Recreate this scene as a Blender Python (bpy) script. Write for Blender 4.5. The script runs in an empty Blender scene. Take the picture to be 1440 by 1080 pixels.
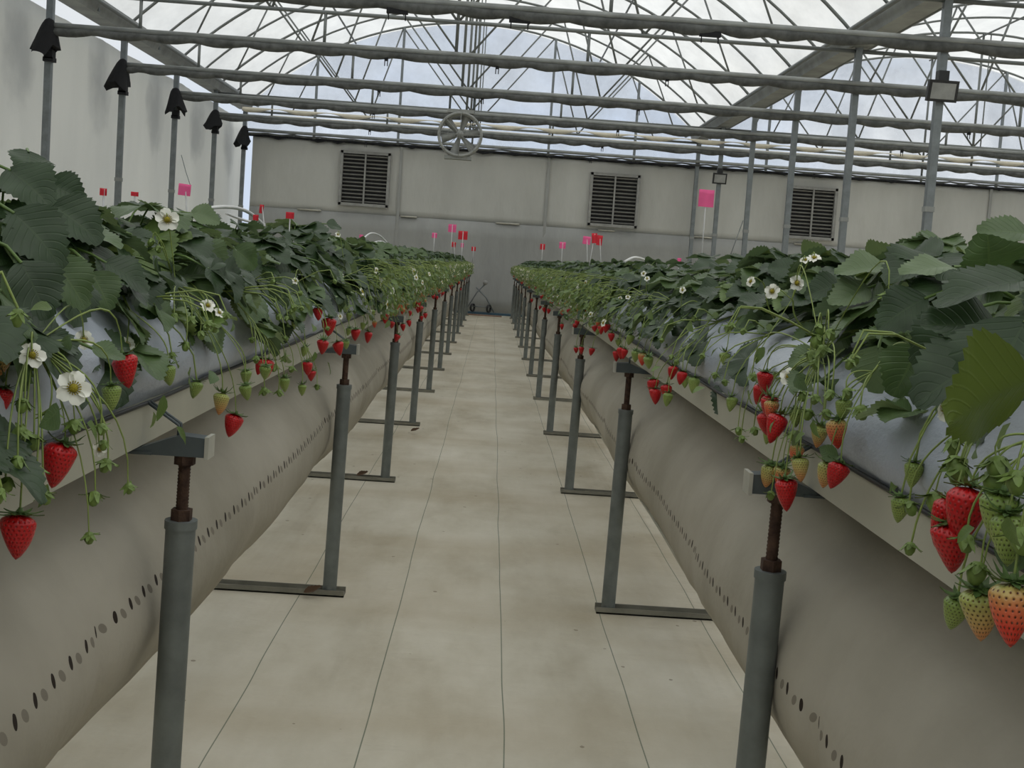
import bpy, math, random
from mathutils import Vector, Matrix, noise
PI = math.pi
C = bpy.context.scene.collection
# ------------------------------------------------------------------ camera
F, CX, CY = 1620.0, 720.0, 490.0
VPX, VPY, ROLL, H = 693.0, 368.0, 0.069, 1.11
ey = Vector(((VPX-CX)/F, (CY-VPY)/F, -1)).normalized()
u0 = Vector((math.sin(ROLL), math.cos(ROLL), 0)); ez = (u0-ey*u0.dot(ey))
# keep the image direction of "up" at the roll angle
ez = Vector((math.sin(ROLL), math.cos(ROLL), -(math.sin(ROLL)*ey.x+math.cos(ROLL)*ey.y)/ey.z)).normalized()
ex = ey.cross(ez)
RWC = Matrix((ex, ey, ez))            # rows = world axes seen in camera coords -> cam to world
CAM = Vector((0, 0, H))
def ray(px, py):
    return (RWC @ Vector(((px-CX)/F, (CY-py)/F, -1))).normalized()
def at(px, py, X=None, Y=None, Z=None):
    d = ray(px, py)
    if X is not None: t = X/d.x
    elif Y is not None: t = Y/d.y
    else: t = (Z-H)/d.z
    return CAM + d*t
cd = bpy.data.cameras.new('camera'); cam = bpy.data.objects.new('camera', cd); C.objects.link(cam)
cam.matrix_world = Matrix.Translation(CAM) @ RWC.to_4x4()
cd.sensor_width = 36; cd.lens = F/1440*36; cd.shift_y = (CY-540)/1440; cd.clip_start = 0.02; cd.clip_end = 500
bpy.context.scene.camera = cam
vs = bpy.context.scene.view_settings
vs.view_transform = 'Standard'; vs.look = 'None'; vs.gamma = 1; vs.use_curve_mapping = False; vs.exposure = 0.03

# ------------------------------------------------------------------ materials
def lin(r, g, b):
    f = lambda c: (c/255/12.92) if c/255 <= .04045 else ((c/255+.055)/1.055)**2.4
    return (f(r), f(g), f(b), 1)
def new_mat(name):
    m = bpy.data.materials.new(name); m.use_nodes = True
    return m, m.node_tree, m.node_tree.nodes['Principled BSDF']
def nd(nt, t, **kw):
    n = nt.nodes.new(t)
    for k, v in kw.items():
        if k in n.inputs: n.inputs[k].default_value = v
        else: setattr(n, k, v)
    return n
def mix(nt, fac, a, b, blend='MIX'):
    n = nt.nodes.new('ShaderNodeMix'); n.data_type = 'RGBA'; n.blend_type = blend
    for i, v in ((0, fac), (6, a), (7, b)):
        if hasattr(v, 'is_output'): nt.links.new(v, n.inputs[i])
        else: n.inputs[i].default_value = v
    return n.outputs[2]
def math_(nt, op, a, b=None, c=None, clamp=False):
    n = nt.nodes.new('ShaderNodeMath'); n.operation = op; n.use_clamp = clamp
    for i, v in enumerate((a, b, c)):
        if v is None: continue
        if hasattr(v, 'is_output'): nt.links.new(v, n.inputs[i])
        else: n.inputs[i].default_value = v
    return n.outputs[0]
def ramp(nt, src, stops):
    n = nt.nodes.new('ShaderNodeValToRGB'); nt.links.new(src, n.inputs[0])
    e = n.color_ramp.elements
    while len(e) < len(stops): e.new(.5)
    for k, (p, c) in zip(e, stops): k.position = p; k.color = c if len(c) == 4 else (*c, 1)
    return n.outputs[0]
def coords(nt, kind='Object', scale=(1, 1, 1)):
    tc = nt.nodes.new('ShaderNodeTexCoord'); mp = nt.nodes.new('ShaderNodeMapping')
    mp.inputs['Scale'].default_value = scale; nt.links.new(tc.outputs[kind], mp.inputs[0]); return mp.outputs[0]
def noise_(nt, vec, scale, detail=4, rough=.55):
    n = nd(nt, 'ShaderNodeTexNoise', Scale=scale, Detail=detail, Roughness=rough); nt.links.new(vec, n.inputs['Vector']); return n.outputs[0]
def bump(nt, b, h, strength=.3, dist=.01):
    n = nd(nt, 'ShaderNodeBump', Strength=strength, Distance=dist); nt.links.new(h, n.inputs['Height']); nt.links.new(n.outputs[0], b.inputs['Normal'])
def plain(name, col, rough=.5, metal=0, var=.15, scale=8, bmp=0, spec=.5, dark=None):
    m, nt, b = new_mat(name); v = coords(nt)
    d = dark or tuple(c*(1-var*2) for c in col[:3])+(1,)
    n = noise_(nt, v, scale, 5, .6)
    nt.links.new(ramp(nt, n, [(.3, d), (.65, col)]), b.inputs['Base Color'])
    b.inputs['Roughness'].default_value = rough; b.inputs['Metallic'].default_value = metal
    b.inputs['Specular IOR Level'].default_value = spec
    if bmp: bump(nt, b, noise_(nt, v, scale*4), bmp, .004)
    return m
M = {}
M['galv'] = plain('galvanized_steel', lin(128, 134, 136), .5, .55, .12, 14)
M['pole'] = plain('grey_pole_steel', lin(122, 128, 126), .55, .4, .14, 18)
M['bracket'] = plain('dark_bracket_steel', lin(92, 100, 102), .5, .4, .12, 12)
M['rail'] = plain('weathered_foot_rail', lin(138, 136, 124), .6, .2, .14, 16)
M['cut_edge'] = plain('bare_cut_edge', lin(190, 188, 176), .5, .2)
M['rust'] = plain('rusty_screw', lin(88, 66, 52), .8, .3, .3, 60, .4, dark=lin(48, 30, 22))
M['beam'] = plain('gutter_steel', lin(150, 153, 150), .5, .3, .2, 3)
M['arch'] = plain('hoop_steel', lin(120, 124, 122), .5, .4, .1, 3)
M['roll'] = plain('rolled_grey_shade_cloth', lin(92, 94, 92), .85, 0, .3, 9, .5)
M['black'] = plain('black_cloth', lin(26, 27, 30), .9, 0, .2, 20, .5)
M['lampblack'] = plain('black_lamp_housing', lin(32, 33, 34), .5)
M['lampglass'] = plain('lamp_front_glass', lin(150, 152, 150), .2)
M['fan'] = plain('fan_grey', lin(150, 152, 148), .5, .1, .12, 20)
M['slat'] = plain('vent_slat', lin(150, 150, 146), .6)
M['ventdark'] = plain('vent_dark', lin(30, 30, 30), .9)
M['hose'] = plain('white_hose', lin(215, 216, 214), .4)
M['blackhose'] = plain('black_hose', lin(30, 32, 32), .5)
M['stick'] = plain('white_stick', lin(205, 205, 205), .5)
M['pink'] = plain('pink_flag', lin(235, 95, 150), .7, 0, .06, 30)
M['red_flag'] = plain('red_flag', lin(205, 30, 48), .7, 0, .08, 30)
M['blue'] = plain('blue_tarp', lin(52, 84, 104), .6)
M['brown'] = plain('brown_board', lin(150, 120, 100), .8)
M['fascia'] = plain('painted_channel', lin(178, 176, 160), .55, 0, .06, 5)
M['white_cloth'] = plain('white_pleated_cloth', lin(225, 218, 200), .9, 0, .08, 6)
M['stem'] = plain('fruit_stem_green', lin(134, 152, 76), .5, 0, .12, 30)
M['petiole'] = plain('leaf_stalk_green', lin(96, 122, 58), .5, 0, .12, 30)
M['calyx'] = plain('calyx_green', lin(84, 112, 52), .55, 0, .2, 120)
M['petal'] = plain('white_petal', lin(236, 236, 224), .6, 0, .03, 60)
M['yellow'] = plain('yellow_centre', lin(206, 186, 46), .7, 0, .2, 500, .8, dark=lin(150, 140, 30))
M['bud'] = plain('bud_green', lin(112, 136, 62), .55, 0, .2, 150)
M['rubbish'] = plain('dry_leaf_brown', lin(92, 70, 50), .9)

def leaf_mat(name, top, under, seed):
    m, nt, b = new_mat(name)
    tc = nt.nodes.new('ShaderNodeTexCoord'); sx = nt.nodes.new('ShaderNodeSeparateXYZ'); nt.links.new(tc.outputs['UV'], sx.inputs[0])
    q = math_(nt, 'ABSOLUTE', math_(nt, 'SUBTRACT', sx.outputs[0], .5))
    st = math_(nt, 'SINE', math_(nt, 'MULTIPLY', math_(nt, 'SUBTRACT', sx.outputs[1], math_(nt, 'MULTIPLY', q, .62)), 50))
    vein = math_(nt, 'POWER', math_(nt, 'MAXIMUM', st, 0), 7)
    rib = math_(nt, 'LESS_THAN', q, .018)
    vv = math_(nt, 'MAXIMUM', math_(nt, 'MULTIPLY', vein, .45), rib)
    n = noise_(nt, coords(nt), 22, 3)
    gi = nt.nodes.new('ShaderNodeObjectInfo')
    dk = tuple(c*.72 for c in top[:3])+(1,)
    base = ramp(nt, n, [(.35, dk), (.7, top)])
    lite = (top[0]*1.9+.01, top[1]*1.6+.015, top[2]*1.5+.008, 1)
    colr = mix(nt, math_(nt, 'MULTIPLY', vv, .22), base, lite)
    geo = nt.nodes.new('ShaderNodeNewGeometry')
    colr = mix(nt, geo.outputs['Backfacing'], colr, under)
    nt.links.new(colr, b.inputs['Base Color'])
    b.inputs['Roughness'].default_value = .44; b.inputs['Specular IOR Level'].default_value = .5
    bump(nt, b, math_(nt, 'MULTIPLY', vv, -1), .5, .0015)
    tr = nt.nodes.new('ShaderNodeBsdfTranslucent'); nt.links.new(colr, tr.inputs[0])
    mx = nt.nodes.new('ShaderNodeMixShader'); mx.inputs[0].default_value = .22
    nt.links.new(b.outputs[0], mx.inputs[1]); nt.links.new(tr.outputs[0], mx.inputs[2])
    nt.links.new(mx.outputs[0], nt.nodes['Material Output'].inputs[0])
    return m
M['leaf'] = leaf_mat('strawberry_leaf_dark', lin(50, 73, 40), lin(100, 120, 80), 0)
M['leaf2'] = leaf_mat('strawberry_leaf_mid', lin(84, 108, 62), lin(122, 140, 92), 1)
M['leaf3'] = leaf_mat('strawberry_leaf_pale', lin(100, 124, 60), lin(124, 142, 80), 2)

M['leaf4'] = leaf_mat('strawberry_leaf_yellow_green', lin(84, 98, 38), lin(92, 108, 42), 3)
def berry_mat(name, tip, mid, shoulder, seedc, lo=.3, hi=.8, cells=46):
    m, nt, b = new_mat(name)
    tc = nt.nodes.new('ShaderNodeTexCoord'); sx = nt.nodes.new('ShaderNodeSeparateXYZ'); nt.links.new(tc.outputs['UV'], sx.inputs[0])
    n = noise_(nt, coords(nt), 60, 2)
    g = math_(nt, 'ADD', sx.outputs[1], math_(nt, 'MULTIPLY', math_(nt, 'SUBTRACT', n, .5), .35))
    colr = ramp(nt, g, [(lo, tip), ((lo+hi)/2, mid), (hi, shoulder)])
    # seeds laid in a staggered grid in uv
    ny = 11.0; nx = 20.0
    row = math_(nt, 'FLOOR', math_(nt, 'MULTIPLY', sx.outputs[1], ny))
    fy = math_(nt, 'SUBTRACT', math_(nt, 'FRACT', math_(nt, 'MULTIPLY', sx.outputs[1], ny)), .5)
    sh = math_(nt, 'MULTIPLY', math_(nt, 'MODULO', row, 2), .5)
    fx = math_(nt, 'SUBTRACT', math_(nt, 'FRACT', math_(nt, 'ADD', math_(nt, 'MULTIPLY', sx.outputs[0], nx), sh)), .5)
    d = math_(nt, 'SQRT', math_(nt, 'ADD', math_(nt, 'POWER', math_(nt, 'ABSOLUTE', fy), 2), math_(nt, 'MULTIPLY', math_(nt, 'POWER', math_(nt, 'ABSOLUTE', fx), 2), 1.6)))
    s = math_(nt, 'LESS_THAN', d, .2)
    nt.links.new(mix(nt, s, colr, seedc), b.inputs['Base Color'])
    dim = math_(nt, 'MULTIPLY', math_(nt, 'MINIMUM', d, .4), 2.2)
    bump(nt, b, dim, .8, .0016)
    b.inputs['Roughness'].default_value = .32; b.inputs['Specular IOR Level'].default_value = .5
    b.inputs['Subsurface Weight'].default_value = .0
    return m
M['ripe'] = berry_mat('ripe_strawberry', lin(178, 10, 16), lin(188, 12, 20), lin(192, 20, 24), lin(140, 12, 14), .2, .9)
M['turning'] = berry_mat('turning_strawberry', lin(214, 56, 36), lin(216, 110, 70), lin(176, 176, 100), lin(96, 50, 24), .3, .95)
M['pale'] = berry_mat('pale_strawberry', lin(206, 140, 84), lin(190, 166, 98), lin(160, 170, 90), lin(92, 70, 34), .15, .9)
M['green'] = berry_mat('green_strawberry', lin(140, 160, 82), lin(140, 158, 80), lin(124, 148, 70), lin(88, 92, 44), .2, .9)

def sheet_mat():
    m, nt, b = new_mat('white_fleece_sheet'); v = coords(nt)
    n1 = noise_(nt, v, 1.7, 5, .6)
    mp = coords(nt, 'Object', (3, .7, 1)); n2 = noise_(nt, mp, 3, 4)
    base = ramp(nt, n1, [(.3, lin(150, 146, 132)), (.7, lin(180, 175, 162))])
    base = mix(nt, math_(nt, 'MULTIPLY', n2, .25), base, lin(150, 136, 118))
    tc = nt.nodes.new('ShaderNodeTexCoord'); sx = nt.nodes.new('ShaderNodeSeparateXYZ'); nt.links.new(tc.outputs['UV'], sx.inputs[0])
    P = .063
    yy = math_(nt, 'DIVIDE', sx.outputs[0], P)
    f = math_(nt, 'MULTIPLY', math_(nt, 'SUBTRACT', math_(nt, 'FRACT', yy), .35), P)
    vv = math_(nt, 'SUBTRACT', sx.outputs[1], 0)
    ell = math_(nt, 'ADD', math_(nt, 'POWER', math_(nt, 'DIVIDE', math_(nt, 'ABSOLUTE', f), .0058), 2), math_(nt, 'POWER', math_(nt, 'DIVIDE', math_(nt, 'ABSOLUTE', vv), .0095), 2))
    hole = math_(nt, 'LESS_THAN', ell, 1)
    f2 = math_(nt, 'MULTIPLY', math_(nt, 'SUBTRACT', math_(nt, 'FRACT', yy), .8), P)
    v2 = math_(nt, 'ADD', vv, .004)
    e2 = math_(nt, 'ADD', math_(nt, 'POWER', math_(nt, 'DIVIDE', math_(nt, 'ABSOLUTE', math_(nt, 'ADD', f2, math_(nt, 'MULTIPLY', v2, .5))), .0085), 2), math_(nt, 'POWER', math_(nt, 'DIVIDE', math_(nt, 'ABSOLUTE', v2), .0085), 2))
    flap = math_(nt, 'LESS_THAN', e2, 1)
    c2 = mix(nt, flap, base, lin(128, 122, 110))
    nt.links.new(mix(nt, hole, c2, lin(44, 36, 30)), b.inputs['Base Color'])
    b.inputs['Roughness'].default_value = .8; b.inputs['Specular IOR Level'].default_value = .2
    bump(nt, b, noise_(nt, v, 5, 5), .5, .02)
    return m
M['sheet'] = sheet_mat()
def film_mat():
    m, nt, b = new_mat('silver_white_bag_film'); v = coords(nt, 'Object', (1, .5, 1))
    nt.links.new(ramp(nt, noise_(nt, v, 4, 4), [(.3, lin(160, 168, 180)), (.7, lin(188, 194, 202))]), b.inputs['Base Color'])
    b.inputs['Roughness'].default_value = .42; b.inputs['Specular IOR Level'].default_value = .45
    bump(nt, b, noise_(nt, v, 9, 6, .6), .6, .02)
    return m
M['film'] = film_mat()
def floor_mat():
    m, nt, b = new_mat('pale_ground_sheet'); v = coords(nt)
    tc = nt.nodes.new('ShaderNodeTexCoord'); sx = nt.nodes.new('ShaderNodeSeparateXYZ'); nt.links.new(tc.outputs['Object'], sx.inputs[0])
    base = ramp(nt, noise_(nt, coords(nt, 'Object', (1, .45, 1)), 2.3, 6, .62), [(.25, lin(172, 163, 142)), (.5, lin(204, 198, 181)), (.75, lin(222, 217, 203))])
    base = mix(nt, math_(nt, 'MULTIPLY', ramp(nt, noise_(nt, coords(nt, 'Object', (.5, 1.6, 1)), 1.1, 3), [(.42, (0, 0, 0)), (.7, (1, 1, 1))]), .45), base, lin(168, 152, 122))
    sp = ramp(nt, noise_(nt, v, 38, 2), [(.78, (0, 0, 0)), (.82, (1, 1, 1))])
    base = mix(nt, math_(nt, 'MULTIPLY', sp, .5), base, lin(110, 92, 70))
    vo = nd(nt, 'ShaderNodeTexVoronoi', Scale=7.5); nt.links.new(v, vo.inputs['Vector'])
    wn = noise_(nt, v, 60, 1)
    fleck = math_(nt, 'LESS_THAN', math_(nt, 'ADD', vo.outputs['Distance'], math_(nt, 'MULTIPLY', wn, .07)), .088)
    base = mix(nt, math_(nt, 'MULTIPLY', fleck, .6), base, lin(112, 98, 76))
    # woven-in dark green guide lines every 0.325 m
    wob = math_(nt, 'MULTIPLY', math_(nt, 'SUBTRACT', noise_(nt, v, .8, 2), .5), .03)
    f = math_(nt, 'FRACT', math_(nt, 'DIVIDE', math_(nt, 'ADD', math_(nt, 'ADD', sx.outputs[0], 10-.1+.1625), wob), .325))
    ln = math_(nt, 'LESS_THAN', math_(nt, 'ABSOLUTE', math_(nt, 'SUBTRACT', f, .2692)), .0048)
    base = mix(nt, math_(nt, 'MULTIPLY', ln, .75), base, lin(88, 102, 84))
    nt.links.new(base, b.inputs['Base Color'])
    b.inputs['Roughness'].default_value = .7; b.inputs['Specular IOR Level'].default_value = .25
    bump(nt, b, math_(nt, 'ADD', noise_(nt, coords(nt, 'Object', (1, 2.5, 1)), 3, 5), math_(nt, 'MULTIPLY', noise_(nt, coords(nt, 'Object', (5, .25, 1)), 1.3, 3), 1.3)), .6, .03)
    return m
M['floor'] = floor_mat()
def wall_mat(name, a, bb, trans=.0, sc=1.2):
    m, nt, b = new_mat(name); v = coords(nt, 'Object', (1, 1, .35))
    nt.links.new(ramp(nt, noise_(nt, v, sc, 5, .6), [(.3, a), (.7, bb)]), b.inputs['Base Color'])
    b.inputs['Roughness'].default_value = .6; b.inputs['Specular IOR Level'].default_value = .25
    bump(nt, b, noise_(nt, v, 2.5, 4), .6, .05)
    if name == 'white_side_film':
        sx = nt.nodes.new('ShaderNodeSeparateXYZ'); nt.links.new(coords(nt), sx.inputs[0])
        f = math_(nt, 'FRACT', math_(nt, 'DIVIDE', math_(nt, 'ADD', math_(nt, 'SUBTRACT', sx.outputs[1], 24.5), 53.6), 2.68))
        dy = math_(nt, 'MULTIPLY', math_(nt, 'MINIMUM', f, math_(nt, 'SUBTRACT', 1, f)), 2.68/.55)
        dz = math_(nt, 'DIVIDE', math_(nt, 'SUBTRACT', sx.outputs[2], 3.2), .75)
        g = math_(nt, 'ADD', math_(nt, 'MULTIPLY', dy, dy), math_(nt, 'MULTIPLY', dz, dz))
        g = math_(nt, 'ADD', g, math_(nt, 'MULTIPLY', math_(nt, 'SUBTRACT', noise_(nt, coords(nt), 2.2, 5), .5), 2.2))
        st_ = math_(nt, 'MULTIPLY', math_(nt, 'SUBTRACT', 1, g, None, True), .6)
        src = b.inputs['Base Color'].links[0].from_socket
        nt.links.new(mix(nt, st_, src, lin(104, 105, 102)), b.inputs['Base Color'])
    if trans:
        tr = nt.nodes.new('ShaderNodeBsdfTranslucent'); tr.inputs[0].default_value = (.9, .9, .87, 1)
        mx = nt.nodes.new('ShaderNodeMixShader'); mx.inputs[0].default_value = trans
        nt.links.new(b.outputs[0], mx.inputs[1]); nt.links.new(tr.outputs[0], mx.inputs[2]); nt.links.new(mx.outputs[0], nt.nodes['Material Output'].inputs[0])
    return m
M['wall_back'] = wall_mat('grey_white_wall_sheet', lin(178, 178, 172), lin(198, 198, 192), .10)
M['wall_low'] = wall_mat('grey_skirt_sheet', lin(146, 147, 144), lin(164, 165, 162), .02)
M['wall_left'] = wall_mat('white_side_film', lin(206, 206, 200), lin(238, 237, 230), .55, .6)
def roof_mat(name, tfac, tint):
    m, nt, b = new_mat(name)
    nt.nodes.remove(b)
    v = coords(nt, 'Object', (1, .5, 1)); n = noise_(nt, v, 1.6, 6, .65)
    tl = nt.nodes.new('ShaderNodeBsdfTranslucent'); nt.links.new(ramp(nt, n, [(.3, tuple(c*.78 for c in tint)), (.65, tint)]), tl.inputs[0])
    tp = nt.nodes.new('ShaderNodeBsdfTransparent')
    mx = nt.nodes.new('ShaderNodeMixShader')
    nt.links.new(ramp(nt, noise_(nt, v, .9, 4), [(.35, (tfac*.7,)*3), (.7, (min(1, tfac*1.3),)*3)]), mx.inputs[0])
    nt.links.new(tl.outputs[0], mx.inputs[1]); nt.links.new(tp.outputs[0], mx.inputs[2]); nt.links.new(mx.outputs[0], nt.nodes['Material Output'].inputs[0])
    return m
M['roof'] = roof_mat('weathered_roof_film', .16, (.84, .83, .78))
M['gable'] = roof_mat('clear_gable_film', .9, (.9, .92, .95))

# ------------------------------------------------------------------ mesh helpers
class MB:
    def __init__(s): s.v = []; s.f = []; s.uv = []; s.mi = []; s.cur = 0
    def add(s, vs_, fs, uvs=None):
        o = len(s.v); s.v += [tuple(p) for p in vs_]
        for k, f in enumerate(fs):
            s.f.append(tuple(i+o for i in f)); s.mi.append(s.cur)
            s.uv.append([uvs[i] for i in f] if uvs else [(0, 0)]*len(f))
    def box(s, c, d, rot=None):
        c = Vector(c); P = []
        for z in (-1, 1):
            for y in (-1, 1):
                for x in (-1, 1):
                    q = Vector((x*d[0]/2, y*d[1]/2, z*d[2]/2)); P.append(c+(rot@q if rot else q))
        s.add(P, [(0, 2, 3, 1), (4, 5, 7, 6), (0, 1, 5, 4), (2, 6, 7, 3), (0, 4, 6, 2), (1, 3, 7, 5)])
    def tube(s, pts, r, n=8, caps=True):
        pts = [Vector(p) for p in pts]; N = len(pts)
        rr = r if isinstance(r, (list, tuple)) else [r]*N
        V = []; F_ = []; prev = None
        for i, p in enumerate(pts):
            t = (pts[min(i+1, N-1)]-pts[max(i-1, 0)])
            t = t.normalized() if t.length > 1e-9 else Vector((0, 0, 1))
            if prev is None:
                a = t.cross(Vector((0, 0, 1)) if abs(t.z) < .9 else Vector((1, 0, 0))).normalized()
            else:
                a = prev-t*prev.dot(t)
                a = a.normalized() if a.length > 1e-6 else t.orthogonal().normalized()
            prev = a; b = t.cross(a)
            for k in range(n):
                w = 2*PI*k/n; V.append(p+(a*math.cos(w)+b*math.sin(w))*rr[i])
        for i in range(N-1):
            for k in range(n):
                k2 = (k+1) % n; F_.append((i*n+k, i*n+k2, (i+1)*n+k2, (i+1)*n+k))
        if caps: F_.append(tuple(range(n-1, -1, -1))); F_.append(tuple((N-1)*n+k for k in range(n)))
        s.add(V, F_)
    def lathe(s, prof, c=(0, 0, 0), n=16, m=None, uv=False):
        c = Vector(c); V = []; U = []; F_ = []
        L = len(prof)
        for i, (r, z) in enumerate(prof):
            for k in range(n+1):
                w = 2*PI*k/n; q = Vector((r*math.cos(w), r*math.sin(w), z)); V.append(c+(m@q if m else q)); U.append((k/n, i/(L-1)))
        for i in range(L-1):
            for k in range(n): F_.append((i*(n+1)+k, i*(n+1)+k+1, (i+1)*(n+1)+k+1, (i+1)*(n+1)+k))
        s.add(V, F_, U)
    def strip(s, rows, uvs=None, close=False):          # rows: list of equal-length point lists
        n = len(rows[0]); V = [p for r in rows for p in r]; U = [q for r in uvs for q in r] if uvs else None; F_ = []
        for i in range(len(rows)-1):
            for k in range(n-1+(1 if close else 0)):
                k2 = (k+1) % n; F_.append((i*n+k, i*n+k2, (i+1)*n+k2, (i+1)*n+k))
        s.add(V, F_, U)
    def build(s, name, mats, parent=None, origin=None, smooth=True, data_only=False):
        me = bpy.data.meshes.new(name)
        o = Vector(origin) if origin is not None else Vector((0, 0, 0))
        me.from_pydata([tuple(Vector(p)-o) for p in s.v], [], s.f)
        ul = me.uv_layers.new(name='UVMap'); buf = []
        for u in s.uv:
            for q in u: buf += [q[0], q[1]]
        ul.data.foreach_set('uv', buf)
        mats = mats if isinstance(mats, (list, tuple)) else [mats]
        for m in mats: me.materials.append(m)
        me.polygons.foreach_set('material_index', s.mi)
        me.polygons.foreach_set('use_smooth', [smooth]*len(s.f))
        me.update()
        if data_only: return me
        ob = bpy.data.objects.new(name, me); C.objects.link(ob)
        if parent is not None: ob.parent = parent
        elif origin is not None: ob.location = o
        return ob
def inst(name, me, parent, loc=(0, 0, 0), rot=None, sc=1):
    ob = bpy.data.objects.new(name, me); C.objects.link(ob); ob.parent = parent; ob.location = loc
    if rot is not None:
        ob.rotation_mode = 'QUATERNION'; ob.rotation_quaternion = rot if not isinstance(rot, Matrix) else rot.to_quaternion()
    ob.scale = (sc, sc, sc) if not isinstance(sc, (tuple, list)) else sc
    return ob
def autosmooth(o, ang=40):
    me = o.data
    me.polygons.foreach_set('use_smooth', [True]*len(me.polygons))
    try: me.set_sharp_from_angle(angle=math.radians(ang))
    except Exception: pass
    return o
def tag(o, label, cat, group=None):
    o['label'] = label; o['category'] = cat
    if group: o['group'] = group
    return o
def structure(o, label=None):
    o['kind'] = 'structure'
    if label: o['label'] = label
    return o
def empty(name, loc, label, cat, group=None, rz=0):
    o = bpy.data.objects.new(name, None); C.objects.link(o); o.location = loc; o.rotation_euler = (0, 0, rz); o.empty_display_size = .1
    return tag(o, label, cat, group)
ORD = ['nearest', 'second', 'third', 'fourth', 'fifth', 'sixth', 'seventh', 'eighth', 'ninth', 'tenth', 'eleventh', 'twelfth', 'thirteenth']

# ------------------------------------------------------------------ the shell
XL, XR, XR2 = -5.34, 4.15, 13.64
YB = 24.5; DY = 2.68; Y0 = YB-DY*11           # frame rows
ZG, ZR, ZP, ZT = 4.0, 6.0, 3.47, 3.88         # gutter, ridge, curtain pipe, tie
m = MB(); nx, ny = 2, 2
m.add([(-7, -6, 0), (15.5, -6, 0), (15.5, 27, 0), (-7, 27, 0)], [(0, 1, 2, 3)])
structure(m.build('floor', M['floor'], smooth=False), 'pale dirty ground sheet with thin green lines')
# left wall: billowing film outside the posts
def sheet_wall(pA, pB, z0, z1, nu, nv, amp, seed, mat, name, thick=.02):
    pA, pB = Vector(pA), Vector(pB); d = (pB-pA); nrm = Vector((-d.y, d.x, 0)).normalized(); rows = []
    for sgn in (0, 1):
        for j in range(nv+1):
            z = z0+(z1-z0)*j/nv if sgn == 0 else z1-(z1-z0)*j/nv; r = []
            for i in range(nu+1):
                p = pA+d*i/nu; w = noise.noise(Vector((p.x*.9+seed, p.y*.9, z*.35)))+.4*noise.noise(Vector((p.x*3+seed, p.y*3, z*.8)))
                q = p+nrm*(w*amp+(thick if sgn else 0)); r.append((q.x, q.y, z))
            rows.append(r)
    rows.append(rows[0]); mb = MB(); mb.strip(rows)
    return mb.build(name, mat)
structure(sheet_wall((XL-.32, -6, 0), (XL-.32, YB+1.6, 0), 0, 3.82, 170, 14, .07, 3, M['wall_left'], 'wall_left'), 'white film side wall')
YW = YB+.12
structure(sheet_wall((XR2, YW, 0), (XL+.13, YW, 0), 1.92, 3.40, 150, 10, .03, 8, M['wall_back'], 'wall_back'), 'grey white upper back wall sheet')
structure(sheet_wall((XR2, YW-.03, 0), (XL+.13, YW-.03, 0), 0.0, 1.93, 150, 6, .015, 12, M['wall_low'], 'baseboard_back'), 'darker grey lower sheet of the back wall')
mb = MB(); mb.tube([(XL, YW-.04, 3.42), (0, YW-.04, 3.41), (6, YW-.04, 3.40), (XR2, YW-.04, 3.40)], .03, 8)
rng = random.Random(5)
for k in range(26):
    x = XL+.3+k*.73+rng.random()*.3; L = .15+rng.random()*.3
    mb.tube([(x, YW-.06, 3.40), (x+L/2, YW-.07, 3.385-rng.random()*.02), (x+L, YW-.06, 3.40)], [.012, .022, .012], 6)
structure(mb.build('trim_1', M['black']), 'black rope edge along the top of the back wall')
for i_, px_ in enumerate((560, 768, 976, 1392)):
    p_ = at(px_, 290, Y=YW-.05); mb = MB(); mb.box((p_.x, YW-.045, 1.7), (.06, .02, 3.36)); structure(mb.build('trim_%d' % (3+i_), M['wall_low'], smooth=False), 'grey vertical seam strip of the back wall')
mb = MB()
for k in range(9): mb.box((XL+1.4+k*2.1, YW-.06, 1.935), (.35 if k % 2 else .5, .03, .035))
structure(mb.build('trim_2', M['cut_edge']), 'pale clips along the seam of the back wall')

def arc_pt(xc, hs, rise, t, dz=0):              # t -1..1
    R = (hs*hs+rise*rise)/(2*rise); a = math.asin(hs/R)*t
    return xc+(R+dz)*math.sin(a), ZG+rise-R+(R+dz)*math.cos(a)
for bi, (xa, xb) in enumerate(((XL, XR), (XR, XR2))):
    xc, hs = (xa+xb)/2, (xb-xa)/2
    rows = []
    for j in range(60):
        y = -6+(YB+.2+6)*j/59; r = []
        for i in range(41):
            x, z = arc_pt(xc, hs, ZR-ZG, -1+2*i/40, .035)
            z += .012*noise.noise(Vector((x*1.3, y*1.3, 0)))-.02*abs(math.sin(PI*(y-YB)/1.34))
            r.append((x, y, z))
        rows.append(r)
    mb = MB(); mb.strip(rows); o = mb.build('ceiling', M['roof']); structure(o, 'weathered translucent film roof over the %s bay' % ('main' if bi == 0 else 'right'))
    # clear gable above back wall
    mb = MB(); top = [arc_pt(xc, hs, ZR-ZG, -1+2*i/30, .02) for i in range(31)]
    mb.strip([[(x, YW, 3.42) for x, z in top], [(x, YW, z) for x, z in top], [(x, YW+.01, z) for x, z in top], [(x, YW+.01, 3.42) for x, z in top]])
    structure(mb.build('window_%d' % (bi+1), M['gable']), 'clear film gable above the back wall')
# right outer wall and rear wall close the house out of frame
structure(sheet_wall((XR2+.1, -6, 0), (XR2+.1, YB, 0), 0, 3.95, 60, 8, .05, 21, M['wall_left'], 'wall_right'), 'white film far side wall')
structure(sheet_wall((XL-.3, -6, 0), (XR2+.1, -6, 0), 0, 3.9, 60, 8, .05, 25, M['wall_left'], 'wall_front'), 'white film wall behind the viewer')

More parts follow.
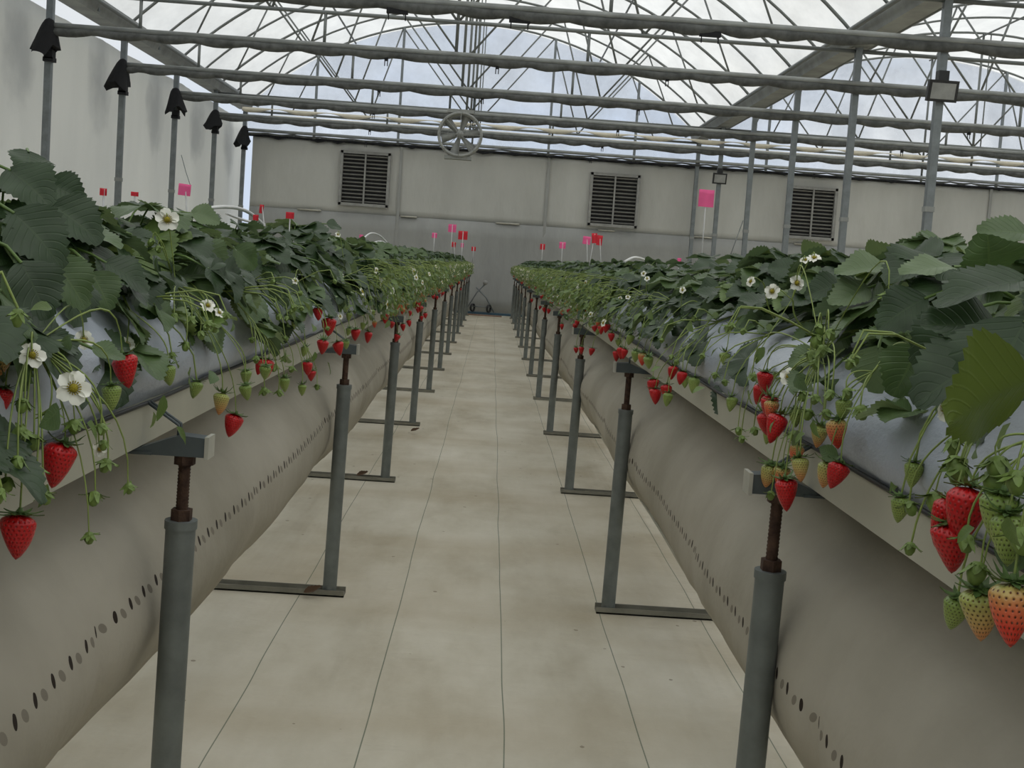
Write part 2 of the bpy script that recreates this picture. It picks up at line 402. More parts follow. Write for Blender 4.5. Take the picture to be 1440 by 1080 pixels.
# gutters: ribbed steel valley beams
def gutter(x, label):
    e = empty('roof_gutter', (x, -6, ZG), label, 'gutter', 'steel roof gutters')
    L = YB+6
    mb = MB(); y0, y1 = -6, YB+.05
    prof = [(-.20, .10), (-.17, .10), (-.11, -.05), (.11, -.05), (.17, .10), (.20, .10), (.20, .085), (.18, .085), (.12, -.075), (-.12, -.075), (-.18, .085), (-.20, .085)]
    mb.strip([[(x+a, y0, ZG+b) for a, b in prof], [(x+a, y1, ZG+b) for a, b in prof]], close=True)
    autosmooth(mb.build('gutter_channel', M['beam'], e, (x, -6, ZG)))
    for sx in (-1, 1):
        mb = MB(); mb.tube([(x+sx*.26, y0, ZG+.02), (x+sx*.26, y1, ZG+.02)], .028, 8); mb.build('edge_pipe', M['arch'], e, (x, -6, ZG))
gutter(XL-.05, 'long steel gutter running along the top of the left wall')
gutter(XR, 'broad steel valley gutter over the right post row')

# ------------------------------------------------------------------ frames: posts, truss, hoops, curtain pipes
PY = [YB-.15]+[YB-DY*k for k in range(1, 12)]          # back to front
def ordinal_far(k, n): return ORD[n-1-k]
def post(x, y, label, group, flood=False):
    e = empty('steel_post', (x, y, 0), label, 'post', group)
    mb = MB(); mb.box((x, y, 2.0), (.075, .075, 4.0)); mb.build('post_tube', M['galv'], e, (x, y, 0), smooth=False)
    for zc_, q_ in ((ZP+.03, .10), (1.9, .09)):
        mb = MB(); mb.box((x, y, zc_), (q_, q_, .05)); mb.build('clamp', M['beam'], e, (x, y, 0), smooth=False)
    mb = MB(); mb.box((x, y, 3.93), (.16, .12, .02)); mb.box((x, y, 3.86), (.10, .01, .12)); mb.build('top_plate', M['beam'], e, (x, y, 0), smooth=False)
    return e
vis = {4: 'nearest visible', 3: 'second visible', 2: 'third visible', 1: 'fourth visible', 0: 'corner'}
for k, y in enumerate(PY):
    if k <= 4: post(XL, y, 'square grey %s post of the left wall, under a black bag' % {4: 'post nearest the viewer,', 3: 'second', 2: 'third', 1: 'fourth', 0: 'back corner'}[k].replace('post nearest the viewer,', 'first'), 'posts along the left wall')
for k, y in enumerate(PY):
    if k <= 5:
        lab = {5: 'nearest square grey post of the right row, carrying a large floodlight', 4: 'second square grey post of the right row, left of the nearest one',
               3: 'third post of the right row, beside the right louvred vent', 2: 'fourth square grey post of the right row, with a thin cord beside it',
               1: 'fifth post of the right row, carrying the small distant floodlight', 0: 'square post standing in the back wall below the valley gutter'}[k]
        post(XR, y, lab, 'posts of the right row')
post(XR2, PY[3], 'square grey post of the far right wall', 'posts along the right wall'); 

def rolled(x0, x1, y, z, r, seed, amp=.35, step=.09):
    pts = []; rr = []; n = int((x1-x0)/step)
    for i in range(n+1):
        x = x0+(x1-x0)*i/n
        w = abs(math.sin(x*PI/.62+seed+2.2*noise.noise(Vector((x*.7, seed*3, 1)))))
        pts.append((x, y, z-.018*w*1.2+.008*noise.noise(Vector((x*2, seed, 0))))); rr.append(r*(.8+amp*w+.15*noise.noise(Vector((x*4, seed, 3)))))
    return pts, rr
fl = {0: 'at the back wall', 1: 'second from the back wall', 2: 'third from the back wall', 3: 'fourth from the back wall', 4: 'starting at the first left wall post', 5: 'nearest one, crossing just above the large floodlight', 6: 'above the top of the view'}
for k, y in enumerate(PY):
    if k > 6: break
    # curtain pipe with rolled cloth, spans both bays
    if k <= 5:
        e = empty('curtain_pipe', (XL, y-.07, ZP), 'grey rolled shade curtain on a cross pipe, '+fl[k], 'curtain', 'rolled shade curtains on cross pipes')
        mb = MB(); mb.tube([(XL-.05, y-.07, ZP+.02), (XR2, y-.07, ZP+.02)], .034, 8); mb.build('pipe', M['beam'], e, (XL, y-.07, ZP))
        mb = MB(); pts, rr = rolled(XL+.05, XR2-.1, y-.07, ZP-.03, .047 if k > 0 else .02, k*1.3); mb.tube(pts, rr, 9)
        mb.build('rolled_cloth', M['roll'], e, (XL, y-.07, ZP))
        if k in (0, 1):
            mb = MB(); rows = [[], [], []]
            for i in range(240):
                x = XL+.5+(XR2-XL-1)*i/239; w = .5+.5*math.sin(x*2*PI/.95+k)
                z_ = ZT-.06 if k == 0 else 3.66; rows[0].append((x, y-.03, z_)); rows[1].append((x, y-.07, z_-.02-.08*w)); rows[2].append((x, y-.02, z_-.01))
            mb.strip(rows); mb.build('pleated_cloth', M['white_cloth'], e, (XL, y-.07, ZP))
        for bx in (-2.8+k*.35, -.9+k*.2, 1.9, 6.6):
            mb = MB(); w_ = .2 if k > 4 else .04
            mb.box((bx, y-.08, ZP-.085), (w_, .05, .05))
            for q in (-.4, .4): mb.tube([(bx+q*w_, y-.08, ZP-.10), (bx+q*w_, y-.08, ZP-.17)], .006, 5)
            mb.build('roller_clip', M['black'], e, (XL, y-.07, ZP), smooth=False)
    for bi, (xa, xb) in enumerate(((XL, XR), (XR, XR2))):
        xc, hs = (xa+xb)/2, (xb-xa)/2
        side = 'main bay' if bi == 0 else 'right bay'
        e = empty('roof_truss', (xc, y, ZT), 'webbed steel roof truss of the %s, %s' % (side, {0: 'standing in the back gable', 1: 'second from the back', 2: 'third from the back', 3: 'fourth from the back', 4: 'fifth from the back', 5: 'above the large floodlight', 6: 'closest to the viewer'}[k]), 'truss', 'roof trusses')
        o0 = (xc, y, ZT)
        mb = MB(); mb.tube([(xa, y, ZT), (xb, y, ZT)], .024, 8); mb.build('tie_pipe', M['arch'], e, o0)
        mb = MB(); mb.tube([(*arc_pt(xc, hs, ZR-ZG, -1+2*i/36)[:1], y, arc_pt(xc, hs, ZR-ZG, -1+2*i/36)[1]) for i in range(37)], .022, 8); mb.build('hoop', M['arch'], e, o0)
        def A(t): x, z = arc_pt(xc, hs, ZR-ZG, t); return (x, y, z)
        def strut(a, b, r=.016, nm='web_strut'):
            q = MB(); q.tube([a, b], r, 6); q.build(nm, M['arch'], e, o0)
        strut((xc, y, ZP if k else 3.4), A(0), .022, 'king_post')
        strut((xc+.14, y, ZT), (xc+.14, y, A(.03)[2]), .012)
        for s_ in (-1, 1):
            strut((xc, y, ZT), A(.30*s_)); strut((xc+s_*hs*.46, y, ZT), A(.30*s_))
            strut((xc+s_*hs*.46, y, ZT), A(.64*s_)); strut((xc+s_*hs*.8, y, ZT), A(.64*s_), .014)
        if k > 0:
            for xh in (xc-1.55, xc+1.55, xc+3.6 if bi else xc-3.7): strut((xh, y, ZP), (xh, y, ZT), .02, 'hanger')
        else:
            for xs in (-1.55, 1.6, -3.3, 3.4):
                t = math.asin(xs/((hs*hs+4)/4))/math.asin(hs/((hs*hs+4)/4)); q = MB(); q.box((xc+xs, y, (3.4+A(t)[2])/2), (.05, .05, A(t)[2]-3.4)); q.build('gable_stud', M['galv'], e, o0, smooth=False)
            strut((xa+1.2, y, 4.55), (xb-1.2, y, 4.50), .018, 'gable_rail')
        if k < 6:
            y2 = y-DY/2
            ee = empty('roof_hoop', (xc, y2, ZG), 'plain unwebbed steel hoop over the %s, %s' % (side, {0: 'next to the back gable', 1: 'second from the back gable', 2: 'third from the back gable', 3: 'fourth from the back gable', 4: 'fifth from the back gable', 5: 'nearest the viewer'}[k]), 'hoop', 'roof hoops')
            mb = MB(); mb.tube([(arc_pt(xc, hs, ZR-ZG, -1+2*i/36)[0], y2, arc_pt(xc, hs, ZR-ZG, -1+2*i/36)[1]) for i in range(37)], .019, 7); mb.build('hoop_tube', M['arch'], ee, (xc, y2, ZG))
            for xq in (xa+.07, xb-.07): mb = MB(); mb.box((xq, y2, ZG), (.06, .06, .1)); mb.build('hoop_foot', M['galv'], ee, (xc, y2, ZG), smooth=False)
# longitudinal purlins
for bi, (xa, xb) in enumerate(((XL, XR), (XR, XR2))):
    xc, hs = (xa+xb)/2, (xb-xa)/2
    for t, nm in ((-.5, 'left slope'), (0.0, 'ridge'), (.5, 'right slope')):
        x, z = arc_pt(xc, hs, ZR-ZG, t, -.04); mb = MB(); mb.tube([(x, -5.9, z), (x, YB, z)], .018, 8)
        tag(mb.build('roof_purlin', M['arch'], origin=(x, -6, z)), 'thin lengthwise steel pipe under the %s of the %s bay roof' % (nm, 'main' if bi == 0 else 'right'), 'pipe', 'lengthwise roof pipes')

# black bags at the left pipe ends
for k in range(5):
    y = PY[k]; rng = random.Random(40+k); x0, y0, z0 = XL+.02, y-.09, ZP+.02
    e = empty('black_bag', (x0, y0, z0), 'black cloth bag over the curtain pipe end, on the %s left wall post' % ['back corner', 'fourth', 'third', 'second', 'first'][k], 'bag', 'black bags on the left posts')
    rows = []
    hh = .36*(1 if k != 1 else .85)
    for j in range(9):
        t = j/8; r = .045+.085*t**.6+.035*t*t; row = []
        for i in range(16):
            w = 2*PI*i/16; rr = r*(1+(.10+.14*t)*math.sin(3*w+k*1.7)+.08*math.sin(7*w+j*.4+k))
            zz = z0+.06-hh*t+(.055*math.sin(2*w+k*2)+.03*math.sin(5*w+k))*t*t
            row.append((x0+rr*math.cos(w)-.05*t*(1 if k != 2 else -.6), y0+rr*math.sin(w)*.75, zz))
        rows.append(row)
    mb = MB(); mb.strip(rows, close=True)
    for rw, top_ in ((rows[0], 1), (rows[-1], 0)):
        cx_ = sum(p[0] for p in rw)/16; cy_ = sum(p[1] for p in rw)/16; cz_ = sum(p[2] for p in rw)/16+(.02 if top_ else .10)
        mb.add(rw+[(cx_, cy_, cz_)], [((i+1) % 16, i, 16) if top_ else (i, (i+1) % 16, 16) for i in range(16)])
    mb.build('bag_cloth', M['black'], e, (x0, y0, z0))
    mb = MB(); mb.box((x0, y0+.06, z0-hh+.03), (.10, .11, .10)); mb.box((x0, y0+.06, z0-hh-.03), (.12, .11, .05)); mb.build('strap', M['black'], e, (x0, y0, z0), smooth=False)

# louvre vents
for px, py, w, h, lab in ((513, 252, 1.05, 1.14, 'left louvred vent in the back wall, left of the fan'), (863, 282, 1.05, 1.12, 'middle louvred vent in the back wall, above the red flags'), (1141, 300, 1.02, 1.10, 'right louvred vent in the back wall, behind the grey posts')):
    p = at(px, py, Y=YW-.06); e = empty('louver_vent', (p.x, p.y, p.z-h/2), lab, 'vent', 'louvred wall vents'); o0 = (p.x, p.y, p.z-h/2)
    mb = MB()
    for sx in (-1, 1): mb.box((p.x+sx*(w/2-.025), p.y-.02, p.z), (.06, .1, h))
    for sz in (-1, 1): mb.box((p.x, p.y-.02, p.z+sz*(h/2-.025)), (w, .1, .06))
    mb.build('frame', M['slat'], e, o0, smooth=False)
    mb = MB(); mb.box((p.x, p.y+.02, p.z), (w-.04, .02, h-.04)); mb.build('dark_opening', M['ventdark'], e, o0, smooth=False)
    mb = MB(); mb.box((p.x, p.y-.05, p.z), (.035, .03, h-.08)); mb.build('mullion', M['slat'], e, o0, smooth=False)
    mb = MB(); n = 13; R = Matrix.Rotation(math.radians(-38), 3, 'X')
    for i in range(n): mb.box((p.x, p.y-.02, p.z-h/2+.09+(h-.18)*i/(n-1)), (w-.1, .036, .007), R)
    mb.build('slats', M['slat'], e, o0, smooth=False)
# circulation fan
fy = PY[3]-.02; p = at(647, 190, Y=fy); e = empty('circulation_fan', p, 'round grey circulation fan hanging from a cross pipe in the middle of the house', 'fan'); R0 = .315
Rx = Matrix.Rotation(PI/2, 3, 'X')
mb = MB(); mb.lathe([(R0-.035, -.11), (R0, -.11), (R0+.005, 0), (R0, .11), (R0-.035, .11), (R0-.03, 0), (R0-.035, -.11)], p, 40, Rx); mb.build('housing_ring', M['fan'], e, p)
mb = MB(); mb.lathe([(0, -.06), (.05, -.06), (.055, .1), (.0, .1)], p, 16, Rx); mb.build('motor_hub', M['fan'], e, p)
for i in range(6):
    a = 2*PI*i/6+.26; q = MB(); rows = []
    for j in range(5):
        r = .05+.22*j/4; w = .034+.034*j/4; tw = .75-.35*j/4
        for_ = []
        for s_ in (-1, 1):
            lx, ly = r, s_*w*math.cos(tw); dz = s_*w*math.sin(tw)
            for_.append(Vector((p.x+lx*math.cos(a)-ly*math.sin(a), p.y+dz, p.z+lx*math.sin(a)+ly*math.cos(a))))
        rows.append(for_+[v+Vector((0, .006, 0)) for v in reversed(for_)])
    q.strip(rows, close=True); q.build('blade', M['fan'], e, p)
mb = MB()
for i in range(3): mb.lathe([(.1+.08*i, -.118), (.105+.08*i, -.118)], p, 32, Rx)
for i in range(4):
    a = PI*i/4; d = Vector((math.cos(a), 0, math.sin(a)))*R0; mb.tube([p-d+Vector((0, -.115, 0)), p+d+Vector((0, -.115, 0))], .004, 5)
mb.build('guard_wires', M['fan'], e, p)
for dz_ in (R0+.01, -R0-.005): mb = MB(); mb.box((p.x-.01, p.y, p.z+dz_), (.38, .16, .05)); mb.build('mounting_bar', M['fan'], e, p, smooth=False)
for sx in (-.17, .17):
    mb = MB(); mb.tube([(p.x+sx, p.y, p.z+R0), (p.x+sx, p.y, ZP)], .016, 8); mb.build('hanger_rod', M['bracket'], e, p)
# floodlights
for px, py, k, w, h, lab in ((1325, 128, 5, .285, .20, 'large black floodlight on the nearest post of the right row'), (1012, 251, 1, .26, .20, 'small distant black floodlight above the pink flag')):
    y = PY[k]-.1; p = at(px, py, Y=y); e = empty('floodlight', p, lab, 'floodlight', 'black floodlights')
    R = Matrix.Rotation(math.radians(12), 3, 'X')
    mb = MB(); mb.box(p, (w, .05, h), R); o = mb.build('housing', M['lampblack'], e, p, smooth=False)
    mb = MB(); mb.box(p+R@Vector((0, -.027, 0)), (w*.8, .008, h*.74), R); mb.build('glass_front', M['lampglass'], e, p, smooth=False)
    mb = MB(); mb.box(p+Vector((0, .05, .0)), (w*.5, .06, h*.7)); mb.box(p+Vector((0, .03, h*.65)), (.1, .09, .12)); mb.build('bracket', M['lampblack'], e, p, smooth=False)
# ------------------------------------------------------------------ raised beds
LY = [1.74+1.935*k for k in range(12)]                 # support pole rows
BED0, BED1 = -1.2, 23.6
def bed(sd, up, label, cen=.68, zc=.53, R=.20, hem=False, x0=0, near=-1.2, poles=None, hole=166):
    X = lambda u: x0+sd*u
    e = empty('raised_bed', (X(.7), near, 0), label, 'planting bed', 'raised strawberry beds'); o0 = (X(.7), near, 0)
    # channel rails
    for u, s in ((.51, 1), (.89, -1)):
        prof = [(u, .798), (u, .858), (u+s*.035, .862), (u+s*.035, .856), (u+s*.004, .852), (u+s*.004, .803), (u+s*.05, .803), (u+s*.05, .798)]
        mb = MB(); mb.strip([[(X(a), near, b) for a, b in prof], [(X(a), BED1, b) for a, b in prof]], close=True); mb.build('channel_rail', M['fascia'], e, o0, smooth=False)
    # tray floor
    mb = MB(); mb.box((X(.7), (near+BED1)/2, .805), (.36, BED1-near, .008)); mb.build('tray_floor', M['fascia'], e, o0, smooth=False)
    # hanging sheet: long sagging tube
    rows = []; uvs = []; n = int((BED1-near)/.05)
    th = [math.radians(a) for a in (118, 128, 138, 148, 156, 164, 171, 178, 185, 192, 200, 210, 220, 232, 244, 256, 270, 290, 310, 330, 350, 370, 390, 410, 422)]
    for i in range(n+1):
        y = near+(BED1-near)*i/n; r = []; uu = []
        cr = 0
        for cy0 in range(-1, 13):
            yc = 1.55+cy0*1.935+.12*math.sin(cy0*2.3); cr += math.exp(-((y-yc)/.035)**2)
            yc += .97; cr += .55*math.exp(-((y-yc)/.05)**2)
        r.append((X(cen-.07), y, .80)); uu.append((y, .5))
        for t in th:
            w = noise.noise(Vector((y*1.1, t*1.2, sd*4)))*.015+noise.noise(Vector((y*3.2-t*1.5, t*2.0, sd*9)))*.006+noise.noise(Vector((y*9+t*2, t*1.2, sd*5)))*.002
            RR = R+w-.013*cr*math.exp(-((t-PI)/1.0)**2)+.006*math.sin(y*3.25+sd)
            r.append((X(cen+RR*math.cos(t)), y, zc+RR*math.sin(t)))
            uu.append((y, -(t-math.radians(hole))*R))
        r.append((X(cen+.07), y, .80)); uu.append((y, -.9))
        rows.append(r); uvs.append(uu)
    mb = MB(); mb.strip(rows, uvs, close=True); mb.build('hanging_sheet', M['sheet'], e, o0)
    if hem:
        t = math.radians(232); mb = MB(); mb.tube([(X(cen+R*math.cos(t)*1.015), near+.3*i, zc+R*math.sin(t)*1.015+.003*math.sin(i*1.7)) for i in range(int((BED1-near)/.3))], .005, 5)
        mb.build('hem_cord', M['fascia'], e, o0)
    # substrate bag film
    prof = [(.545, .835), (.515, .865), (.498, .895), (.50, .93), (.515, .965), (.55, 1.0), (.60, 1.02), (.67, 1.028), (.74, 1.028), (.80, 1.02), (.85, 1.0), (.885, .965), (.90, .93), (.90, .895), (.885, .865), (.86, .835)]
    rows = []; n = int((BED1-near)/.045)
    for i in range(n+1):
        y = near+(BED1-near)*i/n; r = []
        seam = sum(math.exp(-((y-(.62+1.35*j+(.35 if sd > 0 else 0)))/.035)**2) for j in range(-2, 18))
        for k_, (u, z) in enumerate(prof):
            w = noise.noise(Vector((y*1.3, k_*.35, sd*7)))*.030+noise.noise(Vector((y*5, k_*.5, sd*3)))*.012+noise.noise(Vector((y*13, k_*.9, sd*3)))*.004
            du, dz = (u-.7)/.2, (z-.93)/.1
            sc = 1-.05*seam
            r.append((X(.7+(u-.7)*sc+w*du*.6), y, .835+(z-.835)*(1-.10*seam)+w*max(0, dz)*.9))
        rows.append(r)
    mb = MB(); mb.strip(rows, close=True); mb.build('bag_film', M['film'], e, o0)
    mb = MB(); mb.tube([(X(.507+.002*math.sin(i)), near+.1*i, .862+.008*max(0, noise.noise(Vector((i*.37, sd, 0))))) for i in range(int((BED1-near)/.1))], .0035, 5); mb.build('drip_hose', M['blackhose'], e, o0)
    # supports
    for k, y in enumerate(poles or LY):
        rg = random.Random(k*7+int(sd+5)); xx = up; zt = (.685 if sd < 0 else .665)
        lean = .014
        def P(z): return (X(xx)+lean*(z-.35), y, z)
        pl = MB(); pl.tube([P(.015), P(zt)], .0225, 20); pl.tube([P(zt-.012), P(zt+.001)], .0245, 20); po = autosmooth(pl.build('support_pole', M['pole'], e, o0))
        sc = MB(); nn = 46
        pts = []; rr = []
        for i in range(nn): pts.append(P(zt+(.80-zt)*i/(nn-1))); rr.append(.0098 if i % 2 else .0086)
        sc.tube(pts, rr, 12); s1 = sc.build('screw_jack', M['rust'], po, o0)
        for za, zb, rn in ((zt+.001, zt+.018, .0165), (.772, .786, .0165)):
            nu = MB(); nu.tube([P(za), P(zb)], rn, 6); autosmooth(nu.build('nut', M['rust'], po, o0))
        # bracket: gusset plate across the bed
        br = MB(); x1, x2 = X(xx-.042), X(xx+.075); t_ = .004
        yb = y
        plate = [(X(xx-.042), .786), (X(xx-.042), .815), (X(xx+.0), .818), (X(xx+.075), .790), (X(xx+.075), .786)]
        # folded top plate: tilted plane seen from the aisle
        br.strip([[(a, yb-.016, b) for a, b in plate], [(a, yb+.016, b) for a, b in plate]], close=True)
        br.add([(a, yb-.016, b) for a, b in plate], [tuple(range(5))]); br.add([(a, yb+.016, b) for a, b in plate], [tuple(range(4, -1, -1))])
        br.box(((X(xx+.04)+X(.89))/2, yb, .788), (abs(X(.89)-X(xx+.04)), .04, .004))
        b1 = br.build('bracket', M['bracket'], e, o0, smooth=False)
        en = MB(); en.box((x1, yb, .801), (.006, .04, .034)); en.build('end_plate', M['cut_edge'], b1, o0, smooth=False)
        for dy in (-.007, .007):
            hk = MB(); hk.tube([(X(xx+.004), yb+dy, .812), (X(xx+.004), yb+dy, .832), (X(.505), yb+dy, .864)], .0024, 6); hk.build('hook_rod', M['bracket'], b1, o0)
        fr = MB(); xa_, xb_ = X(xx-.045), X(.98)
        fr.box(((xa_+xb_)/2, y, .003), (abs(xb_-xa_), .055, .005))
        for dy in (-.026, .026): fr.box(((xa_+xb_)/2, y+dy, .011), (abs(xb_-xa_), .003, .02))
        fr.build('foot_rail', M['rail'], e, o0, smooth=False)
    return e
bed(-1, .452, 'long raised strawberry bed on steel poles, left of the aisle')
bed(1, .455, 'long raised strawberry bed on steel poles, right of the aisle', cen=.69, zc=.51, R=.212, hem=True, hole=180)

# ------------------------------------------------------------------ strawberry plants
def leaflet(mb, base, d, n, L, W, lod, fold, droop, rg):
    d = d.normalized(); n = (n-d*n.dot(d)).normalized(); s = d.cross(n)
    if lod == 0: nt_, nq = 22, 4
    elif lod == 1: nt_, nq = 10, 2
    else: nt_, nq = 5, 1
    rows = []; uvs = []; ph = rg.random()*6; side = rg.uniform(-.25, .25); tw = rg.uniform(-.3, .3)
    for i in range(nt_+1):
        t = i/nt_
        w = W*.5*(max(0, math.sin(PI*min(1, t**.85*.99+.005)))**.62)*(1+.12*math.sin(2*PI*t-.6))
        c = base+d*(L*(t-.12*droop*t*t))-n*(droop*L*.5*t*t)+s*(side*L*t*t*.3)
        r = []; u = []
        for j in range(-nq, nq+1):
            q = j/nq; ww = w; fw = 0
            if abs(j) == nq and lod < 2 and 0 < i < nt_:
                if i % 2: ww = w*1.035+.0022*(L/.09); fw = .045
                else: ww = w*.97
            z = fold*abs(q)*ww - .28*fold*ww*q*q + .035*W*math.sin(t*11+ph)*abs(q) + tw*q*ww*t
            p = c+s*(q*ww)+n*z+d*(fw*L*.6*abs(q)-.05*L*abs(q)*(1-t))
            r.append(p); u.append((.5+.5*q, t))
        rows.append(r); uvs.append(u)
    mb.strip(rows, uvs)
def leaf3(mb, st, crown, tip, d, n, size, lod, rg):
    """trifoliate leaf whose stalk runs from crown to tip"""
    n = n.normalized(); d = (d-n*d.dot(n)).normalized(); s = d.cross(n)
    fold = rg.uniform(.15, .55); dr = rg.uniform(.1, .6); mi = rg.random()
    mb.cur = 0 if mi < .62 else (1 if mi < .96 else 2)
    k = rg.uniform(.88, 1.0)
    leaflet(mb, tip+d*.006, d+s*rg.uniform(-.15, .15), n, size, size*k, lod, fold, dr, rg)
    for sg in (-1, 1):
        dd = (d*.35+s*sg*.95); nn = (n+s*sg*rg.uniform(-.1, .35)+d*rg.uniform(-.2, .2))
        leaflet(mb, tip, dd, nn, size*.9, size*k*.88, lod, rg.uniform(.15, .5), dr*rg.uniform(.6, 1.3), rg)
    if st is not None:
        mid = (crown+tip)/2+Vector((0, 0, .03))+Vector((rg.uniform(-.01, .01), rg.uniform(-.01, .01), 0))
        st.cur = 1
        pts = [crown.lerp(mid, .0), crown.lerp(mid, .55)+Vector((0, 0, .008)), mid, mid.lerp(tip, .5)+Vector((0, 0, .006)), tip]
        st.tube(pts, .0019, 5 if lod == 0 else 3, caps=False); st.cur = 0
def canopy(rg, nleaf, lod, mb, st, size=.085, ext=(.27, .27), top=.135, edge=-.05):
    for i in range(nleaf):
        a = 2*PI*(i*.381966)+rg.uniform(-.4, .4); rad = math.sqrt((i+.5)/nleaf)*rg.uniform(.85, 1.12)
        x = ext[0]*rad*math.cos(a); y = ext[1]*rad*math.sin(a)
        z = top*(1-rad**2)+edge*rad**2*(1.25 if x > 0 else .6)+rg.uniform(-.035, .03)
        out = Vector((math.cos(a), math.sin(a), 0))
        n = (Vector((0, 0, 1))+out*rg.uniform(.1, .9)*rad*1.25+Vector((rg.uniform(-.35, .35), rg.uniform(-.35, .35), 0)))
        d = out+Vector((rg.uniform(-.6, .6), rg.uniform(-.6, .6), -.2))
        crown = Vector((rg.uniform(-.03, .03), rg.uniform(-.06, .06), 0))
        tip = Vector((x, y, z))-out*size*.3
        leaf3(mb, st, crown, tip, d, n, size*rg.uniform(.68, 1.12), lod, rg)
def skirt(rg, n_, lod, mb, st):
    for i in range(n_):
        x = rg.uniform(.10, .22); y = -.28+.56*(i+rg.random())/n_; z = rg.uniform(-.075, .05)
        n = Vector((1, rg.uniform(-.5, .5), rg.uniform(.25, 1.1))); d = Vector((.35, rg.uniform(-.9, .9), -.55))
        leaf3(mb, st, Vector((.02, y*.6, .03)), Vector((x, y, z)), d, n, rg.uniform(.05, .085), lod, rg)
# berry, calyx, flower, bud meshes (unit = real size, hanging point at the origin, fruit towards -z)
def berry_me(mat, L, W, name='strawberry', seed=0, lod=0):
    rg = random.Random(seed); mb = MB(); prof = []
    N, n = (16, 20) if lod == 0 else (7, 9)
    for i in range(N+1):
        t = i/N                                   # tip -> shoulder
        r = W*.5*(math.sin(min(1, t*1.02)*PI*.5)**.72)*(1 if t < .78 else math.cos((t-.78)/.22*PI*.5)**.55)
        prof.append((max(r, 0), -L+L*t*(1 if t < .97 else .985)))
    mb.lathe(prof, (0, 0, 0), n)
    bx, by = rg.uniform(.9, 1.08), rg.uniform(.88, 1.0)
    mb.v = [((x*bx+.06*W*math.sin(z/L*3+seed)), y*by, z) for x, y, z in mb.v]
    return mb.build(name, mat, data_only=True)
def calyx_me(r=.017, n=10, up=.3, lod=0, seed=0):
    rg = random.Random(seed); mb = MB()
    for i in range(n):
        a = 2*PI*i/n+rg.uniform(-.12, .12); L = r*rg.uniform(.85, 1.2); c = math.cos(a); s = math.sin(a); w = r*.24; lift = up*rg.uniform(-.4, 1.2)
        rows = []
        for j in range(4):
            t = j/3; ww = w*(1-t)**.7*(1 if j else .7); rr = .001+L*t; z = .0015-.004*math.sin(t*PI)*.2+lift*L*t*t-.0035*t*(1-t)
            rows.append([(rr*c-ww*s, rr*s+ww*c, z), (rr*c, rr*s, z-.0008), (rr*c+ww*s, rr*s-ww*c, z)])
        mb.strip(rows)
    mb.lathe([(0, .005), (.002, .005), (.003, 0), (0, -.002)], (0, 0, 0), 6)
    return mb.build('calyx', M['calyx'], data_only=True)
def flower_me():                                     # faces +z
    mb = MB()
    for i in range(5):
        a = 2*PI*i/5+.1*math.sin(i*9); rows = []
        for j in range(7):
            t = j/6; rr = .0035+.0145*t; ww = .0078*math.sin(PI*min(.96, .12+t*.80))**.6; row = []
            for q in (-1, -.5, 0, .5, 1):
                x = rr+(-.0018*abs(q) if j == 6 else 0); y = ww*q; z = .003*t+.0022*q*q-.003*t*t*1.2+.0008*math.sin(i*3+q*4)
                row.append((x*math.cos(a)-y*math.sin(a), x*math.sin(a)+y*math.cos(a), z))
            rows.append(row)
        mb.strip(rows)
    pet = mb.build('flower', M['petal'], data_only=True)
    mb = MB(); mb.lathe([(0, .006), (.0025, .0055), (.0042, .0035), (.0046, .0005), (.002, -.001)], (0, 0, 0), 12)
    for i in range(16):
        a = 2*PI*i/16; mb.tube([(.0042*math.cos(a), .0042*math.sin(a), .001), (.0066*math.cos(a), .0066*math.sin(a), .0045)], [.0003, .0007], 4)
    cen = mb.build('flower_centre', M['yellow'], data_only=True)
    return pet, cen
def bud_me(seed=0):
    mb = MB(); mb.lathe([(0, -.013), (.0028, -.012), (.0048, -.008), (.005, -.005), (.0035, -.001), (0, 0)], (0, 0, 0), 9)
    rg = random.Random(seed)
    for i in range(8):
        a = 2*PI*i/8+rg.uniform(-.25, .25); c, s = math.cos(a), math.sin(a); rows = []; fl_ = rg.uniform(.2, 1.1); L_ = rg.uniform(.8, 1.25)
        for j in range(4):
            t = j/3; rr = .0035+(.003+.006*fl_)*t*L_; z = -.002-.011*t*L_*(1.15-fl_*.7)+.003*t*t; w = .0026*(1-t)**.6
            rows.append([(rr*c-w*s, rr*s+w*c, z), (rr*c, rr*s, z-.0006), (rr*c+w*s, rr*s-w*c, z)])
        mb.strip(rows)
    return mb.build('bud', M['bud'], data_only=True)
BER = {'ripe': [berry_me(M['ripe'], .040, .033, seed=1), berry_me(M['ripe'], .046, .031, seed=2)], 'turning': [berry_me(M['turning'], .040, .030, seed=3)],
       'pale': [berry_me(M['pale'], .038, .030, seed=4)], 'green': [berry_me(M['green'], .030, .023, seed=5)]}
BERL = {'ripe': berry_me(M['ripe'], .040, .034, seed=1, lod=1), 'turning': berry_me(M['turning'], .038, .032, seed=3, lod=1), 'green': berry_me(M['green'], .03, .024, seed=5, lod=1)}
CAL = [calyx_me(.018, 10, .5, seed=1), calyx_me(.019, 9, .1, seed=2), calyx_me(.016, 11, .8, seed=3)]
FL, FC = flower_me(); BUD = [bud_me(1), bud_me(2)]
YAX = Vector((0, 0, 1))
def orient(v, spin=0):     # quaternion taking +z to v
    return YAX.rotation_difference(Vector(v).normalized()) @ Matrix.Rotation(spin, 4, 'Z').to_quaternion()
KINDLAB = {'turning': 'half ripe strawberry, red at the tip and pale at the shoulder', 'pale': 'pale orange unripe strawberry with dark seeds', 'green': 'green unripe strawberry'}
